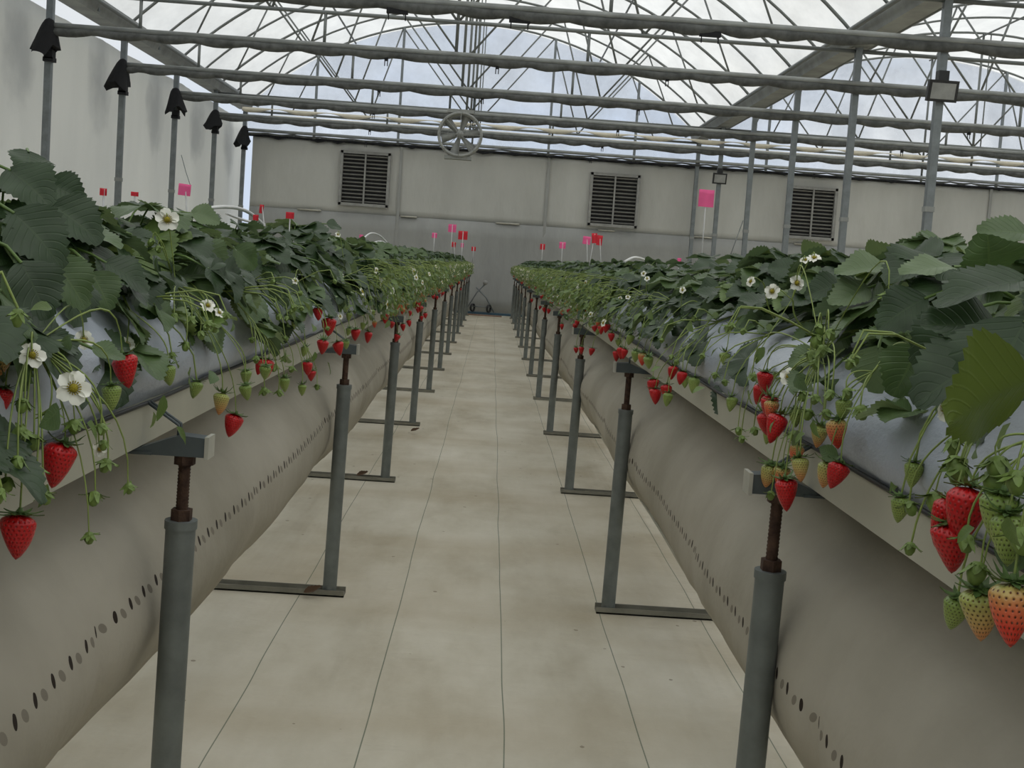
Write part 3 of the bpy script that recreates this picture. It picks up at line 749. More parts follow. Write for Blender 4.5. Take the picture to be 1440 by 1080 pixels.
def add_berry(parent, loc, kind, size, tilt, rg, lod=0):
    """size = real width in metres, loc local to parent, tilt = vector the fruit top points to"""
    me = rg.choice(BER[kind]) if lod == 0 else BERL[kind]
    w = {'ripe': .0325, 'turning': .030, 'pale': .030, 'green': .0235}[kind]; sc = size/w
    b = inst('strawberry', me, parent, loc, orient(tilt, rg.random()*6), sc)
    if kind in KINDLAB: b['label'] = KINDLAB[kind]
    if lod == 0:
        inst('calyx', rg.choice(CAL), b, (0, 0, 0), None, {'green': .75}.get(kind, 1))
    return b
def add_flower(parent, loc, face, rg, sc=1):
    f = inst('flower', FL, parent, loc, orient(face, rg.random()*6), sc); inst('flower_centre', FC, f); return f
def add_bud(parent, loc, rg, sc=1, tilt=None):
    return inst('flower_bud', rg.choice(BUD), parent, loc, orient(tilt or (rg.uniform(-.4, .4), rg.uniform(-.4, .4), 1), rg.random()*6), sc)
def curve3(a, b, c, d, n=8):
    out = []
    for i in range(n+1):
        t = i/n; out.append(a*(1-t)**3+b*3*t*(1-t)**2+c*3*t*t*(1-t)+d*t**3)
    return out
def truss(st, root, items, rg, r=.0016, n=9, m_=6):
    """arching stalk from the crown that splits into thin stems ending at the items"""
    cen = sum((Vector(i) for i in items), Vector())/len(items)
    hub = cen.lerp(root, .38)+Vector((0, 0, .03))
    st.tube(curve3(root, root+Vector((.03, 0, .025)), hub+(root-hub)*.3+Vector((0, 0, .015)), hub, n), r, 5, caps=False)
    for it in items:
        it = Vector(it); dist = (it-hub).length
        st.tube(curve3(hub, hub.lerp(it, .45)+Vector((0, 0, .16*dist)), it+Vector((rg.uniform(-.006, .006), rg.uniform(-.006, .006), .4*dist)), it, m_), r*.62, 4, caps=False)

def plant_root(sd, y, label):
    x = sd*.70
    return empty('strawberry_plant', (x, y, 1.025), label, 'strawberry plant', 'strawberry plants of the %s bed' % ('left' if sd < 0 else 'right'), 0 if sd < 0 else PI)
# ---- generic clump variants (local +x looks to the aisle)
class Var: pass
def make_variant(seed, lod, nleaf, nber, nfl, nbud, ntr, side=-1):
    rg = random.Random(seed); v = Var(); lf, st = MB(), MB()
    canopy(rg, nleaf, lod, lf, st, size=.096 if lod == 0 else .088, ext=(.265 if (lod or side < 0) else .215, .30))
    skirt(rg, (8 if side < 0 else 0) if lod == 0 else 14, lod, lf, st)
    v.items = []
    for k in range(ntr):
        y0 = rg.uniform(-.24, .24); its = []
        for j in range(rg.randint(3, 5)):
            kind = rg.choice(['bud', 'bud', 'flower', 'berry']) ; x = rg.uniform(.23, .35); z = rg.uniform(-.13, .02)
            if kind == 'berry': z = rg.uniform(-.19, -.10); x = rg.uniform(.20, .28)
            p = Vector((x, y0+rg.uniform(-.05, .05), z)); its.append(p); v.items.append((kind, p))
        truss(st, Vector((.02, y0*.4, .01)), its, rg, .0021, 7, 4)
    yc_ = rg.uniform(-.2, .2)
    for k in range(nber):
        y0 = yc_+rg.uniform(-.06, .06); p = Vector((rg.uniform(.20, .30), y0, rg.uniform(-.22, -.11))); v.items.append(('ripe', p)); truss(st, Vector((.05, y0*.5, .0)), [p, p+Vector((0.01, .03, .02))], rg, .002, 6, 4)
    # pale young stems fringe
    for k in range((0, 9, 7)[lod]):
        y0 = rg.uniform(-.28, .28); a = Vector((rg.uniform(.06, .14), y0*.7, .03)); b = Vector((rg.uniform(.22, .36), y0, rg.uniform(-.16, .03)))
        st.tube(curve3(a, a+Vector((.04, 0, .02)), b+Vector((-.01, rg.uniform(-.05, .05), .08)), b, 5), .0015 if lod else .0014, 4 if not lod else 3, caps=False)
        if rg.random() < .7:
            lf.cur = rg.choice((1, 2)); leaflet(lf, b, Vector((.5, rg.uniform(-.6, .6), -.6)), Vector((.6, rg.uniform(-.5, .5), .6)), .030, .02, 2, .3, .3, rg)
    for k in range((8, 110, 110)[lod]):
        b = Vector((rg.uniform(.18, .34), rg.uniform(-.29, .29), 0)); b.z = rg.uniform(-.15, .02)-.25*max(0, b.x-.26)
        lf.cur = rg.choice((1, 2, 2)); leaflet(lf, b, Vector((rg.uniform(-.2, .8), rg.uniform(-1, 1), rg.uniform(-.9, .3))), Vector((.8, rg.uniform(-.7, .7), rg.uniform(.1, .9))), rg.uniform(.02, .036), rg.uniform(.012, .022), 2, .4, .4, rg)
    v.lf = lf.build('foliage', [M['leaf'], M['leaf2'], M['leaf3']], data_only=True)
    v.st = st.build('stalks', [M['stem'], M['petiole']], data_only=True)
    return v
NEAR = [make_variant(100+i, 0, 36, 0, 2, 2, 1) for i in range(4)]
NEAR_R = [make_variant(140+i, 0, 38, 0, 2, 2, 1, 1) for i in range(3)]
MID = [make_variant(200+i, 1, 32, (3, 0, 2, 5, 1)[i], 2, 2, 5) for i in range(5)]
FAR = [make_variant(300+i, 2, 30, (4, 1, 0, 3)[i], 2, 2, 5) for i in range(4)]
def place_variant(root, v, rg, lod, berries=True, flowers=True):
    inst('foliage', v.lf, root); inst('stalks', v.st, root)
    for kind, p in v.items:
        if kind == 'bud':
            if lod < 2: add_bud(root, p, rg, 1.1)
        elif kind == 'flower':
            if flowers: add_flower(root, p, (1, rg.uniform(-.6, .8), rg.uniform(-.1, .6)), rg, rg.uniform(.75, 1))
            else: add_bud(root, p, rg)
        elif kind == 'berry':
            add_berry(root, p, rg.choice(['green', 'turning', 'green']) if berries else 'green', .024, (rg.uniform(-.2, .2), rg.uniform(-.2, .2), 1), rg, 0 if lod == 0 else 1)
        elif berries and rg.random() < .8:
            add_berry(root, p, 'ripe' if rg.random() < .8 else 'turning', rg.uniform(.026, .034), (rg.uniform(-.25, .25), rg.uniform(-.25, .25), 1), rg, 0 if lod == 0 else 1)
# plant positions: spacing about 0.48 m
PL = {-1: [], 1: []}
def rel_label(y):
    best = min(range(12), key=lambda k: abs(LY[k]-y)); d = y-LY[best]; o = ORD[best]
    if abs(d) < .25: return 'directly above its %s support pole' % o
    if d > .25:
        return ('just beyond its %s support pole' % o) if d < .75 else 'midway between its %s and %s support poles' % (o, ORD[best+1] if best < 12 else 'last')
    if d > -.75: return 'just in front of its %s support pole' % o
    return 'midway between its %s and %s support poles' % (ORD[best-1] if best else 'frame edge', o)
used = {}
SP = 1.935/4
for sd in (-1, 1):
    k = 0
    y = LY[0]-2*SP
    while y < 23.4:
        rg = random.Random(int(y*1000)+sd*17); i = k
        side = 'left' if sd < 0 else 'right'
        lod = 0 if y < 4.6 else (1 if y < 10 else 2)
        rel = rel_label(y)
        if k == 0: rel = 'closest to the viewer, cut by the frame edge'
        if k == 1: rel = 'second from the viewer, before its nearest support pole'
        lab = ('leafy strawberry plant in the %s bed, %s' if y < 10 else 'small distant strawberry plant in the %s bed, %s') % (side, rel)
        root = plant_root(sd, y+rg.uniform(-.04, .04), lab)
        V = (NEAR if sd < 0 or y > 2.75 else NEAR_R, MID, FAR)[lod]; v = V[(k*3+(1 if sd > 0 else 0)+k//3) % len(V)]
        sc = rg.uniform(.92, 1.08)*((1.25 if y < 1.6 else (.96 if y < 3.6 else 1.0)) if sd < 0 else (1.0 if y < 3 else .86))
        root.scale = (rg.uniform(.93, 1.05), 1 if rg.random() < .5 else -1, sc)
        place_variant(root, v, rg, lod, berries=y > 4.6, flowers=(y > 3.4 and rg.random() < .8))
        PL[sd].append((y, root)); y += SP; k += 1

# ---- hero fruit, flowers and buds of the near plants
def nearest_plant(sd, y): return min(PL[sd], key=lambda q: abs(q[0]-y))[1]
bpy.context.view_layer.update()
def hero(items, sd, seed):
    """items: (kind, px, py, u, width_m, extra)"""
    rg = random.Random(seed); byp = {}
    for it in items:
        kind, px, py, u, size = it[:5]; ex_ = it[5] if len(it) > 5 else None
        w = at(px, py, X=sd*u); r = nearest_plant(sd, w.y); byp.setdefault(r.name, (r, []))[1].append((kind, w, size, ex_))
    for nm in byp:
        r, L = byp[nm]; inv = r.matrix_world.inverted(); st = MB(); root = inv@Vector((sd*.60, r.location.y, 1.03))
        L.sort(key=lambda q: q[1].y); group = []
        def flush():
            if not group: return
            yc = sum(g.y for g in group)/len(group); lo = [inv@g for g in group]
            rt = inv@Vector((sd*.575, yc+.07, 1.03)); sb = MB(); truss(sb, rt, lo, rg, .0017, 12, 9); sb.build('fruit_stalk', [M['stem']], r)
            group.clear()
        for kind, w, size, ex_ in L:
            loc = w; ms = r.matrix_world.to_3x3()
            if group and abs(w.y-group[-1].y) > .09: flush()
            group.append(w)
            q = ex_ or (rg.uniform(-.15, .15), rg.uniform(-.2, .2), 1)
            ql = Vector(q)
            if kind in BER: ob = add_berry(r, loc, kind, size, ql, rg)
            elif kind == 'flower': ob = add_flower(r, loc, ql, rg, size/.036)
            else: ob = add_bud(r, loc, rg, size/.016, None)
            ob.matrix_parent_inverse = inv
        flush()
LEFT = [
 ('ripe', 28, 722, .455, .038, (.05, .1, 1)), ('ripe', 92, 622, .45, .037, (.25, .1, 1)), ('ripe', 172, 498, .46, .036, (-.3, 0, 1)),
 ('ripe', 332, 582, .42, .034, (.25, .1, 1)), ('pale', 313, 552, .43, .030), ('green', 156, 540, .45, .026), ('green', 236, 512, .46, .026), ('green', 345, 540, .42, .024),
 ('bud', 134, 690, .42, .022), ('bud', 180, 680, .42, .018), ('bud', 125, 748, .42, .018), ('bud', 142, 595, .42, .018), ('bud', 146, 618, .42, .016), ('bud', 152, 645, .42, .022), ('bud', 105, 590, .44, .022),
 ('bud', 25, 640, .45, .022), ('bud', 52, 655, .45, .022), ('bud', 30, 600, .46, .022), ('bud', 60, 690, .45, .02), ('bud', 8, 670, .46, .02), ('bud', 48, 610, .46, .022), ('bud', 70, 575, .46, .022), ('bud', 35, 560, .46, .02),
 ('flower', 103, 546, .44, .040, (.5, -.85, .25)), ('flower', 45, 500, .47, .030, (.5, -.8, .5)), ('flower', 235, 309, .52, .040, (.35, -.9, .15)), ('flower', 292, 430, .45, .026, (.4, -.7, .6)), ('flower', 308, 440, .44, .02, (.6, -.5, .6)),
 ('flower', 178, 485, .50, .026, (.6, -.6, .2)), ('flower', 118, 478, .50, .026, (.3, -.8, .3)), ('flower', 140, 632, .43, .018, (.3, -.9, .1)),
 ('bud', 215, 335, .54, .018), ('bud', 222, 345, .53, .016), ('bud', 270, 445, .46, .02), ('bud', 282, 465, .46, .02), ('bud', 262, 480, .46, .02), ('bud', 300, 455, .45, .02), ('bud', 245, 440, .48, .02),
 ('ripe', 447, 432, .46, .030), ('ripe', 463, 446, .44, .044, (0, 0, 1)), ('ripe', 455, 477, .43, .034), ('ripe', 474, 480, .42, .034, (-.3, 0, 1)), ('ripe', 500, 462, .43, .034), ('ripe', 518, 466, .42, .03),
 ('ripe', 378, 505, .43, .028), ('ripe', 368, 504, .44, .024), ('ripe', 432, 508, .42, .028), ('ripe', 438, 520, .42, .024), ('green', 345, 520, .43, .022), ('green', 400, 530, .42, .026), ('green', 425, 540, .42, .022), ('bud', 446, 540, .41, .02),
 ('bud', 372, 545, .42, .022), ('bud', 392, 548, .42, .02), ('bud', 360, 500, .44, .02), ('bud', 388, 512, .43, .022), ('bud', 400, 500, .43, .02), ('bud', 412, 515, .42, .02), ('green', 487, 478, .42, .024),
 ('ripe', 560, 470, .41, .032, (.3, 0, 1)), ('ripe', 575, 450, .42, .03), ('ripe', 567, 455, .42, .028), ('ripe', 598, 440, .40, .03), ('ripe', 588, 425, .43, .028), ('ripe', 593, 444, .41, .026), ('ripe', 648, 405, .40, .03), ('ripe', 8, 545, .5, .02), ('pale', 6, 480, .5, .03),
 ('flower', 480, 388, .5, .02, (.5, -.8, .3)), ('flower', 475, 330, .55, .022, (.4, -.8, .5)), ('flower', 478, 445, .46, .022, (.7, -.6, .2)), ('flower', 558, 390, .46, .022, (.5, -.8, .3)), ('flower', 415, 395, .5, .02, (.6, -.7, .3)),
]
RIGHT = [
 ('ripe', 918, 532, .42, .034, (-.1, 0, 1)), ('ripe', 922, 546, .41, .032), ('ripe', 938, 540, .43, .028), ('green', 940, 552, .42, .026), ('ripe', 947, 514, .44, .028), ('ripe', 960, 522, .44, .026), ('green', 977, 530, .44, .028),
 ('green', 1021, 495, .50, .026), ('ripe', 1078, 522, .455, .030), ('ripe', 1070, 540, .46, .026), ('ripe', 1083, 556, .45, .030), ('turning', 1086, 562, .445, .026), ('ripe', 1076, 578, .45, .034, (-.25, 0, 1)), ('ripe', 1098, 582, .45, .034, (.3, 0, 1)),
 ('ripe', 1104, 672, .43, .034, (-.15, 0, 1)), ('pale', 1085, 652, .44, .031), ('pale', 1125, 642, .44, .028), ('turning', 1100, 655, .45, .028), ('pale', 1155, 597, .47, .028), ('turning', 1178, 588, .465, .031, (-.1, 0, 1)),
 ('pale', 1166, 648, .455, .030), ('ripe', 1183, 650, .46, .030, (.3, 0, 1)), ('turning', 1122, 625, .46, .024),
 ('green', 1186, 560, .47, .024), ('bud', 1085, 690, .43, .018), ('bud', 1038, 600, .45, .020), ('bud', 1042, 612, .45, .018), ('bud', 1060, 600, .45, .020), ('bud', 1058, 525, .46, .02), ('bud', 1115, 605, .45, .024), ('bud', 1120, 640, .45, .02),
 ('flower', 1109, 530, .46, .030, (-.5, -.8, .3)), ('flower', 1086, 410, .50, .030, (-.4, -.8, .2)), ('flower', 1120, 398, .50, .028, (.2, -.9, .1)), ('flower', 1056, 396, .50, .022, (-.7, -.6, .3)), ('flower', 1145, 363, .56, .026, (-.2, -.5, .8)), ('flower', 1133, 366, .56, .022, (-.3, -.5, .8)),
 ('flower', 905, 385, .52, .022, (-.4, -.8, .3)), ('flower', 910, 392, .5, .02, (-.2, -.8, .5)), ('flower', 872, 420, .47, .020, (-.5, -.8, .3)), ('flower', 883, 418, .47, .020, (-.2, -.8, .5)), ('flower', 960, 408, .50, .020, (-.5, -.8, .3)), ('flower', 838, 408, .47, .020, (-.5, -.8, .3)),
 ('bud', 1150, 470, .47, .028), ('bud', 1165, 462, .47, .022), ('bud', 1158, 485, .47, .024), ('bud', 1140, 492, .47, .026), ('bud', 1148, 505, .47, .02), ('bud', 1150, 455, .47, .022), ('bud', 1250, 408, .52, .026), ('bud', 1130, 550, .46, .02), ('bud', 1150, 555, .46, .02), ('bud', 1170, 548, .46, .02), ('bud', 1190, 545, .46, .02), ('bud', 1210, 570, .47, .026), ('bud', 1140, 575, .46, .022), ('bud', 1160, 575, .46, .02),
 ('ripe', 1366, 684, .44, .040, (.15, 0, 1)), ('ripe', 1342, 702, .44, .034, (.3, 0, 1)), ('ripe', 1338, 735, .43, .038, (-.05, 0, 1)), ('pale', 1378, 828, .42, .036), ('turning', 1425, 818, .42, .038), ('green', 1347, 838, .43, .026), ('green', 1412, 692, .43, .036), ('green', 1418, 720, .425, .034),
 ('bud', 1279, 704, .44, .020), ('bud', 1282, 762, .44, .018), ('bud', 1316, 690, .44, .028), ('bud', 1350, 650, .44, .030), ('bud', 1345, 640, .44, .026), ('bud', 1400, 640, .43, .028), ('bud', 1340, 615, .45, .022), ('bud', 1360, 750, .43, .022), ('bud', 1430, 660, .42, .026), ('bud', 1395, 660, .43, .028), ('bud', 1380, 790, .42, .026), ('bud', 1436, 740, .42, .028),
 ('flower', 1332, 572, .45, .032, (-.9, -.1, .2)),
 ('ripe', 873, 488, .42, .028), ('ripe', 868, 493, .42, .026), ('ripe', 879, 490, .42, .024), ('ripe', 860, 468, .43, .026), ('ripe', 845, 458, .43, .028), ('ripe', 852, 455, .44, .026), ('ripe', 818, 487, .40, .026), ('ripe', 810, 488, .40, .024), ('ripe', 833, 489, .40, .026), ('ripe', 812, 450, .43, .026),
 ('ripe', 765, 432, .41, .03), ('ripe', 772, 434, .40, .03), ('ripe', 760, 430, .42, .028), ('ripe', 790, 455, .41, .026), ('ripe', 748, 420, .42, .03), ('green', 895, 492, .43, .03), ('green', 912, 500, .43, .03), ('green', 887, 470, .44, .028), ('turning', 905, 495, .44, .03),
]
hero(LEFT, -1, 1); hero(RIGHT, 1, 2)

def hleaf(sd, px, py, u, L, W, d, n, mi, seed):
    rg = random.Random(seed); w = at(px, py, X=sd*u); r = nearest_plant(sd, w.y); inv = r.matrix_world.inverted()
    mb = MB(); mb.cur = mi
    k_ = .70 if sd < 0 else .74
    leaflet(mb, w, Vector(d), Vector(n)+Vector((rg.uniform(-.3, .3), rg.uniform(-.3, .3), rg.uniform(-.2, .2))), L*k_, W*k_, 0, rg.uniform(.2, .45), rg.uniform(.2, .5), rg)
    mb.cur = 3; root = Vector((sd*.68, r.location.y, 1.04))
    mb.tube(curve3(root, root+Vector((0, 0, .05)), w-Vector(d).normalized()*.06+Vector((0, 0, .01)), w, 8), .0021, 6, caps=False)
    mb.v = [tuple(inv@Vector(p)) for p in mb.v]
    mb.build('leaf', [M['leaf'], M['leaf2'], M['leaf4'], M['petiole']], r)
HL = [(-1, 40, 215, .62, .085, .075, (.3, -.5, -.35), (.3, -.6, .8), 0), (-1, 15, 240, .58, .10, .09, (.7, -.2, -.4), (.2, -.7, .7), 0), (-1, 70, 258, .62, .08, .075, (.8, .1, -.3), (.1, -.8, .6), 0),
 (-1, 20, 300, .55, .12, .10, (.75, -.1, -.55), (.5, -.6, .65), 0), (-1, 75, 290, .58, .11, .10, (.8, .1, -.45), (.3, -.8, .55), 0), (-1, 30, 370, .52, .10, .085, (.55, -.1, -.8), (.6, -.6, .4), 0), (-1, 75, 365, .52, .10, .085, (.6, .1, -.75), (.5, -.7, .4), 1),
 (-1, 150, 370, .54, .10, .08, (.85, .2, -.4), (.35, -.7, .6), 0), (-1, 130, 385, .54, .08, .075, (.5, -.1, -.7), (.4, -.8, .4), 1), (-1, 0, 330, .56, .12, .10, (.4, -.3, -.6), (.5, -.7, .5), 0), (-1, 185, 330, .6, .08, .07, (.8, .2, -.2), (.2, -.6, .8), 0),
 (-1, 270, 300, .62, .085, .07, (.8, .2, -.1), (.3, -.5, .8), 0), (-1, 285, 345, .56, .09, .08, (.7, .2, -.5), (.4, -.7, .5), 0), (-1, 330, 350, .55, .09, .08, (.7, .2, -.45), (.4, -.7, .5), 1), (-1, 340, 410, .50, .085, .085, (.3, -.1, -.8), (.6, -.75, .2), 1), (-1, 290, 460, .50, .08, .075, (.5, .1, -.7), (.6, -.7, .2), 0), (-1, 395, 455, .48, .075, .07, (.25, .1, -.9), (.6, -.75, .1), 0),
 (-1, 130, 490, .48, .06, .05, (.8, .3, -.2), (.3, -.7, .6), 1), (-1, 60, 470, .5, .07, .06, (.6, .2, -.5), (.4, -.7, .5), 0), (-1, 430, 350, .58, .08, .075, (.7, .3, -.4), (.4, -.6, .6), 0), (-1, 460, 315, .62, .085, .08, (.7, .3, -.1), (.3, -.5, .8), 0),
 (1, 1400, 500, .50, .13, .11, (-.75, -.15, -.35), (-.35, -.65, .65), 0), (1, 1405, 462, .52, .11, .10, (-.9, .0, .05), (-.2, -.5, .85), 0), (1, 1290, 490, .52, .09, .09, (-.35, -.15, -.85), (-.45, -.85, .2), 1), (1, 1235, 490, .52, .085, .085, (-.1, -.1, -.95), (-.5, -.85, .1), 0),
 (1, 1445, 535, .44, .12, .13, (-.75, -.1, -.35), (.2, .6, .7), 2), (1, 1450, 330, .50, .07, .05, (-.95, -.1, .1), (-.1, -.3, .95), 1), (1, 1440, 395, .54, .13, .10, (-.85, -.1, -.15), (-.2, -.55, .8), 0), (1, 1340, 375, .60, .10, .09, (-.9, -.1, -.05), (-.1, -.4, .9), 0), (1, 1300, 420, .56, .10, .085, (-.8, -.1, -.45), (-.3, -.8, .5), 0),
 (1, 1240, 375, .60, .10, .09, (-.9, .1, -.05), (-.1, -.35, .9), 0), (1, 1220, 405, .58, .09, .085, (-.85, -.1, -.35), (-.3, -.75, .6), 0), (1, 1180, 400, .6, .085, .08, (-.85, .1, -.3), (-.3, -.75, .6), 0), (1, 1440, 455, .48, .13, .12, (-.45, -.3, -.7), (-.45, -.75, .5), 0), (1, 1185, 455, .56, .08, .08, (-.5, 0, -.75), (-.4, -.85, .3), 0),
 (1, 1145, 495, .50, .06, .05, (-.8, .1, -.4), (-.3, -.8, .4), 0), (1, 1390, 380, .56, .08, .09, (-.2, -.4, .5), (-.3, -.8, .3), 1), (1, 1350, 450, .53, .10, .085, (-.6, -.1, -.6), (-.3, -.85, .4), 0), (1, 1120, 380, .62, .08, .07, (-.85, .2, .1), (-.2, -.3, .9), 0), (1, 1060, 425, .56, .075, .07, (-.7, .1, -.5), (-.4, -.7, .5), 0), (1, 1010, 400, .58, .075, .07, (-.8, .1, -.3), (-.3, -.6, .7), 0)]
for i, hl in enumerate(HL): hleaf(*hl, seed=500+i)

# ------------------------------------------------------------------ marker flags, hoses, odds and ends
def flag(px, py, X, wpx, hpx, kind, lab, lean=0, dropz=1.06):
    p = at(px, py, X=X)
    if p.y > 23.2: p = at(px, py, Y=23.2)
    s = F/p.y; w, h = wpx/s, hpx/s
    base = Vector((p.x+lean*.05, p.y, dropz)); e = empty('marker_flag', base, lab, 'flag', 'small marker flags in the beds')
    mb = MB(); mb.tube([base, Vector((p.x, p.y, p.z+h*.45))], max(.0022, .7/s), 6); mb.build('stick', M['stick'], e, base)
    mb = MB(); R = Matrix.Rotation(math.radians(lean*8), 3, 'Y')
    rows = []
    for j in range(5):
        r = []
        for i in range(5):
            a = (i/4-.5)*w; b = (j/4-.5)*h; r.append(p+R@Vector((a, -.004+.006*math.sin(a/w*5), b)))
        rows.append(r)
    for j in range(4, -1, -1): rows.append([q+Vector((0, .0015, 0)) for q in rows[j]])
    rows.append(rows[0]); mb.strip(rows); mb.build('flag_paper', M['pink' if kind == 'p' else 'red_flag'], e, base)
flag(993, 279, .72, 22, 24, 'p', 'largest pink square flag on a white stick, in the right bed before the small floodlight')
flag(260, 267, -.78, 16, 16, 'p', 'pink flag tied by a cord to the third left wall post', .4)
flag(146, 270, -.80, 8, 10, 'r', 'small red flag tip at the far left above the leaves')
flag(190, 273, -.82, 9, 6, 'r', 'low red flag tip between the first two left wall posts')
flag(368, 294, -.74, 5, 12, 'r', 'narrow red flag seen edge-on beside the white hose arc', .6)
flag(360, 306, -.74, 7, 8, 'r', 'small red flag just under the narrow edge-on one')
flag(408, 303, -.72, 11, 9, 'r', 'red flag above the left bed below the back corner')
flag(611, 331, -.70, 7, 7, 'p', 'small pink flag in the far left bed, leftmost of its cluster')
flag(636, 321, -.62, 11, 11, 'p', 'larger pink flag on a white stick at the far end of the left bed')
flag(651, 331, -.66, 13, 12, 'r', 'larger red flag at the far end of the left bed')
flag(638, 344, -.60, 6, 7, 'r', 'tilted little red flag below the far pink flag', .8)
flag(650, 345, -.56, 4, 6, 'p', 'tiny pink flag right below the larger far red flag')
flag(666, 350, -.50, 6, 6, 'r', 'tiny red flag nearest the aisle at the end of the left bed')
flag(508, 333, -.72, 5, 6, 'p', 'tiny pink flag beside the middle white hose arcs')
flag(763, 347, .66, 7, 8, 'r', 'small red flag at the far end of the right bed, nearest the aisle')
flag(791, 345, .70, 9, 9, 'p', 'small pink flag right of the far red one in the right bed')
flag(825, 338, .70, 11, 11, 'p', 'pink flag just left of the two red flags below the middle louvre', .5)
flag(836, 335, .68, 8, 14, 'r', 'left one of the two red flags below the middle louvre', -.6)
flag(843, 338, .69, 8, 14, 'r', 'right one of the two red flags below the middle louvre', .6)
flag(955, 366, .80, 6, 6, 'p', 'low pink flag tip among the leaves left of the largest flag')
def arc_hose(pts, X, lab, r=.006):
    P = [at(a, b, X=X) for a, b in pts]; y = sum(p.y for p in P)/len(P)
    P = [at(a, b, Y=y+(.12*i)) for i, (a, b) in enumerate(pts)]
    out = []
    for i in range(len(P)-1):
        for k in range(5): 
            p0, p1, p2, p3 = P[max(i-1, 0)], P[i], P[i+1], P[min(i+2, len(P)-1)]; t = k/5
            out.append(.5*((2*p1)+(-p0+p2)*t+(2*p0-5*p1+4*p2-p3)*t*t+(-p0+3*p1-3*p2+p3)*t**3))
    out.append(P[-1]); mb = MB(); mb.tube(out, r, 7); tag(mb.build('white_hose', M['hose'], origin=out[0]), lab, 'hose', 'white irrigation hoses above the leaves')
arc_hose([(272, 300), (300, 292), (330, 292), (352, 300), (372, 318)], -.78, 'thick white hose arching behind the white flower on the left')
arc_hose([(318, 300), (345, 310), (380, 318), (420, 330)], -.85, 'straighter white hose right of the near arc', .005)
arc_hose([(508, 345), (512, 335), (522, 328), (535, 332), (548, 346)], -.80, 'larger white hose loop above the left bed, halfway along', .006)
arc_hose([(515, 352), (524, 342), (538, 340), (552, 350)], -.84, 'smaller white hose loop below the larger halfway one', .006)
arc_hose([(878, 368), (892, 362), (908, 366), (925, 380)], .75, 'white hose loop above the right bed, halfway along', .006)
arc_hose([(1085, 380), (1110, 373), (1140, 370), (1160, 372)], .78, 'white hose lying over the right bed behind the near flowers', .008)
# far end of the aisle
mb = MB(); mb.box((0.0, YB-.35, .02), (1.5, .3, .04)); tag(mb.build('blue_tarp', M['blue'], origin=(0, YB-.35, 0), smooth=False), 'strip of blue tarp on the floor at the end of the aisle', 'tarp')
mb = MB(); mb.box((-.12, YB-1.1, .012), (.75, .12, .024)); tag(mb.build('brown_board', M['brown'], origin=(-.12, YB-1.1, 0), smooth=False), 'thin brown board lying across the far end of the aisle', 'board')
p0 = at(676, 432, Y=YB-.45); e = empty('hand_cart', (p0.x, p0.y, 0), 'small dark hand cart leaning at the back wall at the end of the aisle', 'cart')
o0 = (p0.x, p0.y, 0)
for i, sx in enumerate((-.17, .17)):
    mb = MB(); c = Vector((p0.x+sx, p0.y-.02, .13)); mb.lathe([(.065, -.02), (.085, -.02), (.09, 0), (.085, .02), (.065, .02), (.06, 0), (.065, -.02)], c, 24, Matrix.Rotation(PI/2, 3, 'Y')@Matrix.Rotation(.5, 3, 'X')); mb.build('wheel', M['lampblack'], e, o0)
mb = MB(); mb.tube([(p0.x-.28, p0.y+.1, .12), (p0.x-.1, p0.y+.1, .45), (p0.x+.05, p0.y+.12, .62)], .014, 7); mb.tube([(p0.x+.28, p0.y+.1, .05), (p0.x+.1, p0.y+.1, .35), (p0.x-.12, p0.y+.12, .55)], .014, 7)
mb.tube([(p0.x-.2, p0.y, .16), (p0.x+.2, p0.y, .16)], .012, 6); mb.build('frame_pipes', M['galv'], e, o0)
mb = MB(); mb.lathe([(0, -.05), (.04, -.04), (.055, 0), (.04, .04), (0, .05)], (p0.x+.06, p0.y+.1, .66), 12); mb.build('lamp_head', M['slat'], e, o0)
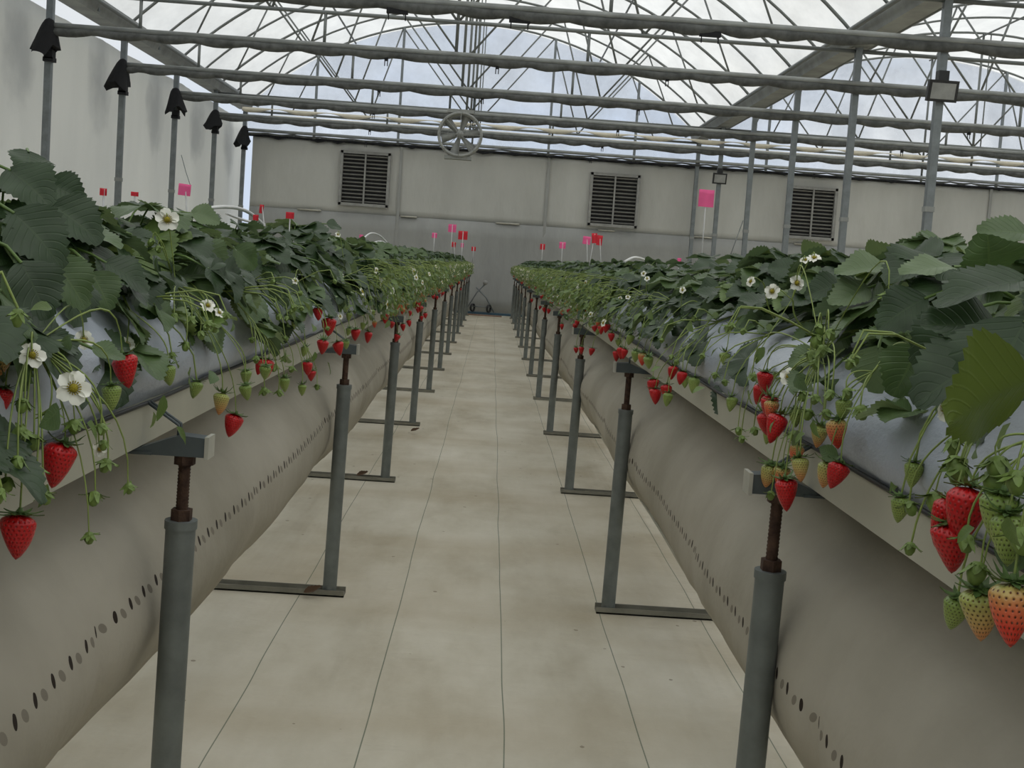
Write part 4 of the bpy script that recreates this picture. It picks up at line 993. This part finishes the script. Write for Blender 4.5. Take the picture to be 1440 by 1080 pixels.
# cords
mb = MB(); a = at(255, 218, Y=PY[2]-.05); b = at(268, 262, Y=PY[2]-.4); mb.tube([a, a.lerp(b, .5)+Vector((0, 0, -.02)), b], .006, 5); tag(mb.build('cord', M['pole'], origin=a), 'thin cord hanging from the third left wall post towards the pink flag', 'cord')
mb = MB(); a = at(1045, 310, Y=PY[2]-.05); b = at(1026, 362, Y=PY[2]-.4); mb.tube([a, b], .008, 5); tag(mb.build('cord', M['pole'], origin=a), 'thin slanting cord beside the fourth post of the right row', 'cord')
# dead leaf scraps on the floor
rng = random.Random(9)
for i, (px, py, lab) in enumerate([(502, 668, 'curled brown dead leaf beside the third left foot rail'), (428, 833, 'curled dark scrap on the second left foot rail'), (578, 606, 'pile of brown scraps at the foot of the fourth left pole')]):
    p = at(px, py, Z=.02); mb = MB(); leaflet(mb, p, Vector((1, .3, .1)), Vector((.2, -.5, 1)), .05, .025, 1, .8, -.6, rng); 
    o = mb.build('dead_leaf', M['rubbish'], origin=p); tag(o, lab, 'dead leaf')

# ------------------------------------------------------------------ light
w = bpy.data.worlds.new('sky'); bpy.context.scene.world = w; w.use_nodes = True; nt = w.node_tree
bg = nt.nodes['Background']
tc = nt.nodes.new('ShaderNodeTexCoord')
n = nd(nt, 'ShaderNodeTexNoise', Scale=2.2, Detail=6, Roughness=.55); mp = nt.nodes.new('ShaderNodeMapping'); mp.inputs['Scale'].default_value = (1, 1, 2.2)
nt.links.new(tc.outputs['Generated'], mp.inputs[0]); nt.links.new(mp.outputs[0], n.inputs['Vector'])
cl = ramp(nt, n.outputs[0], [(.42, (.78, .86, .97)), (.62, (1.03, 1.03, 1.0))])
sx = nt.nodes.new('ShaderNodeSeparateXYZ'); nt.links.new(tc.outputs['Generated'], sx.inputs[0])
gr = ramp(nt, sx.outputs[2], [(.0, (.35, .34, .32)), (.02, (.84, .88, .94)), (.3, (.72, .75, .80)), (1, (1.3, 1.28, 1.24))])
nt.links.new(mix(nt, 1, cl, gr, 'MULTIPLY'), bg.inputs[0]); bg.inputs[1].default_value = .95
sd_ = bpy.data.lights.new('sun', 'SUN'); sd_.energy = 1.25; sd_.angle = math.radians(20); sd_.color = (1, .97, .93)
so = bpy.data.objects.new('sun', sd_); C.objects.link(so); so.rotation_euler = (math.radians(12), math.radians(22), 0)
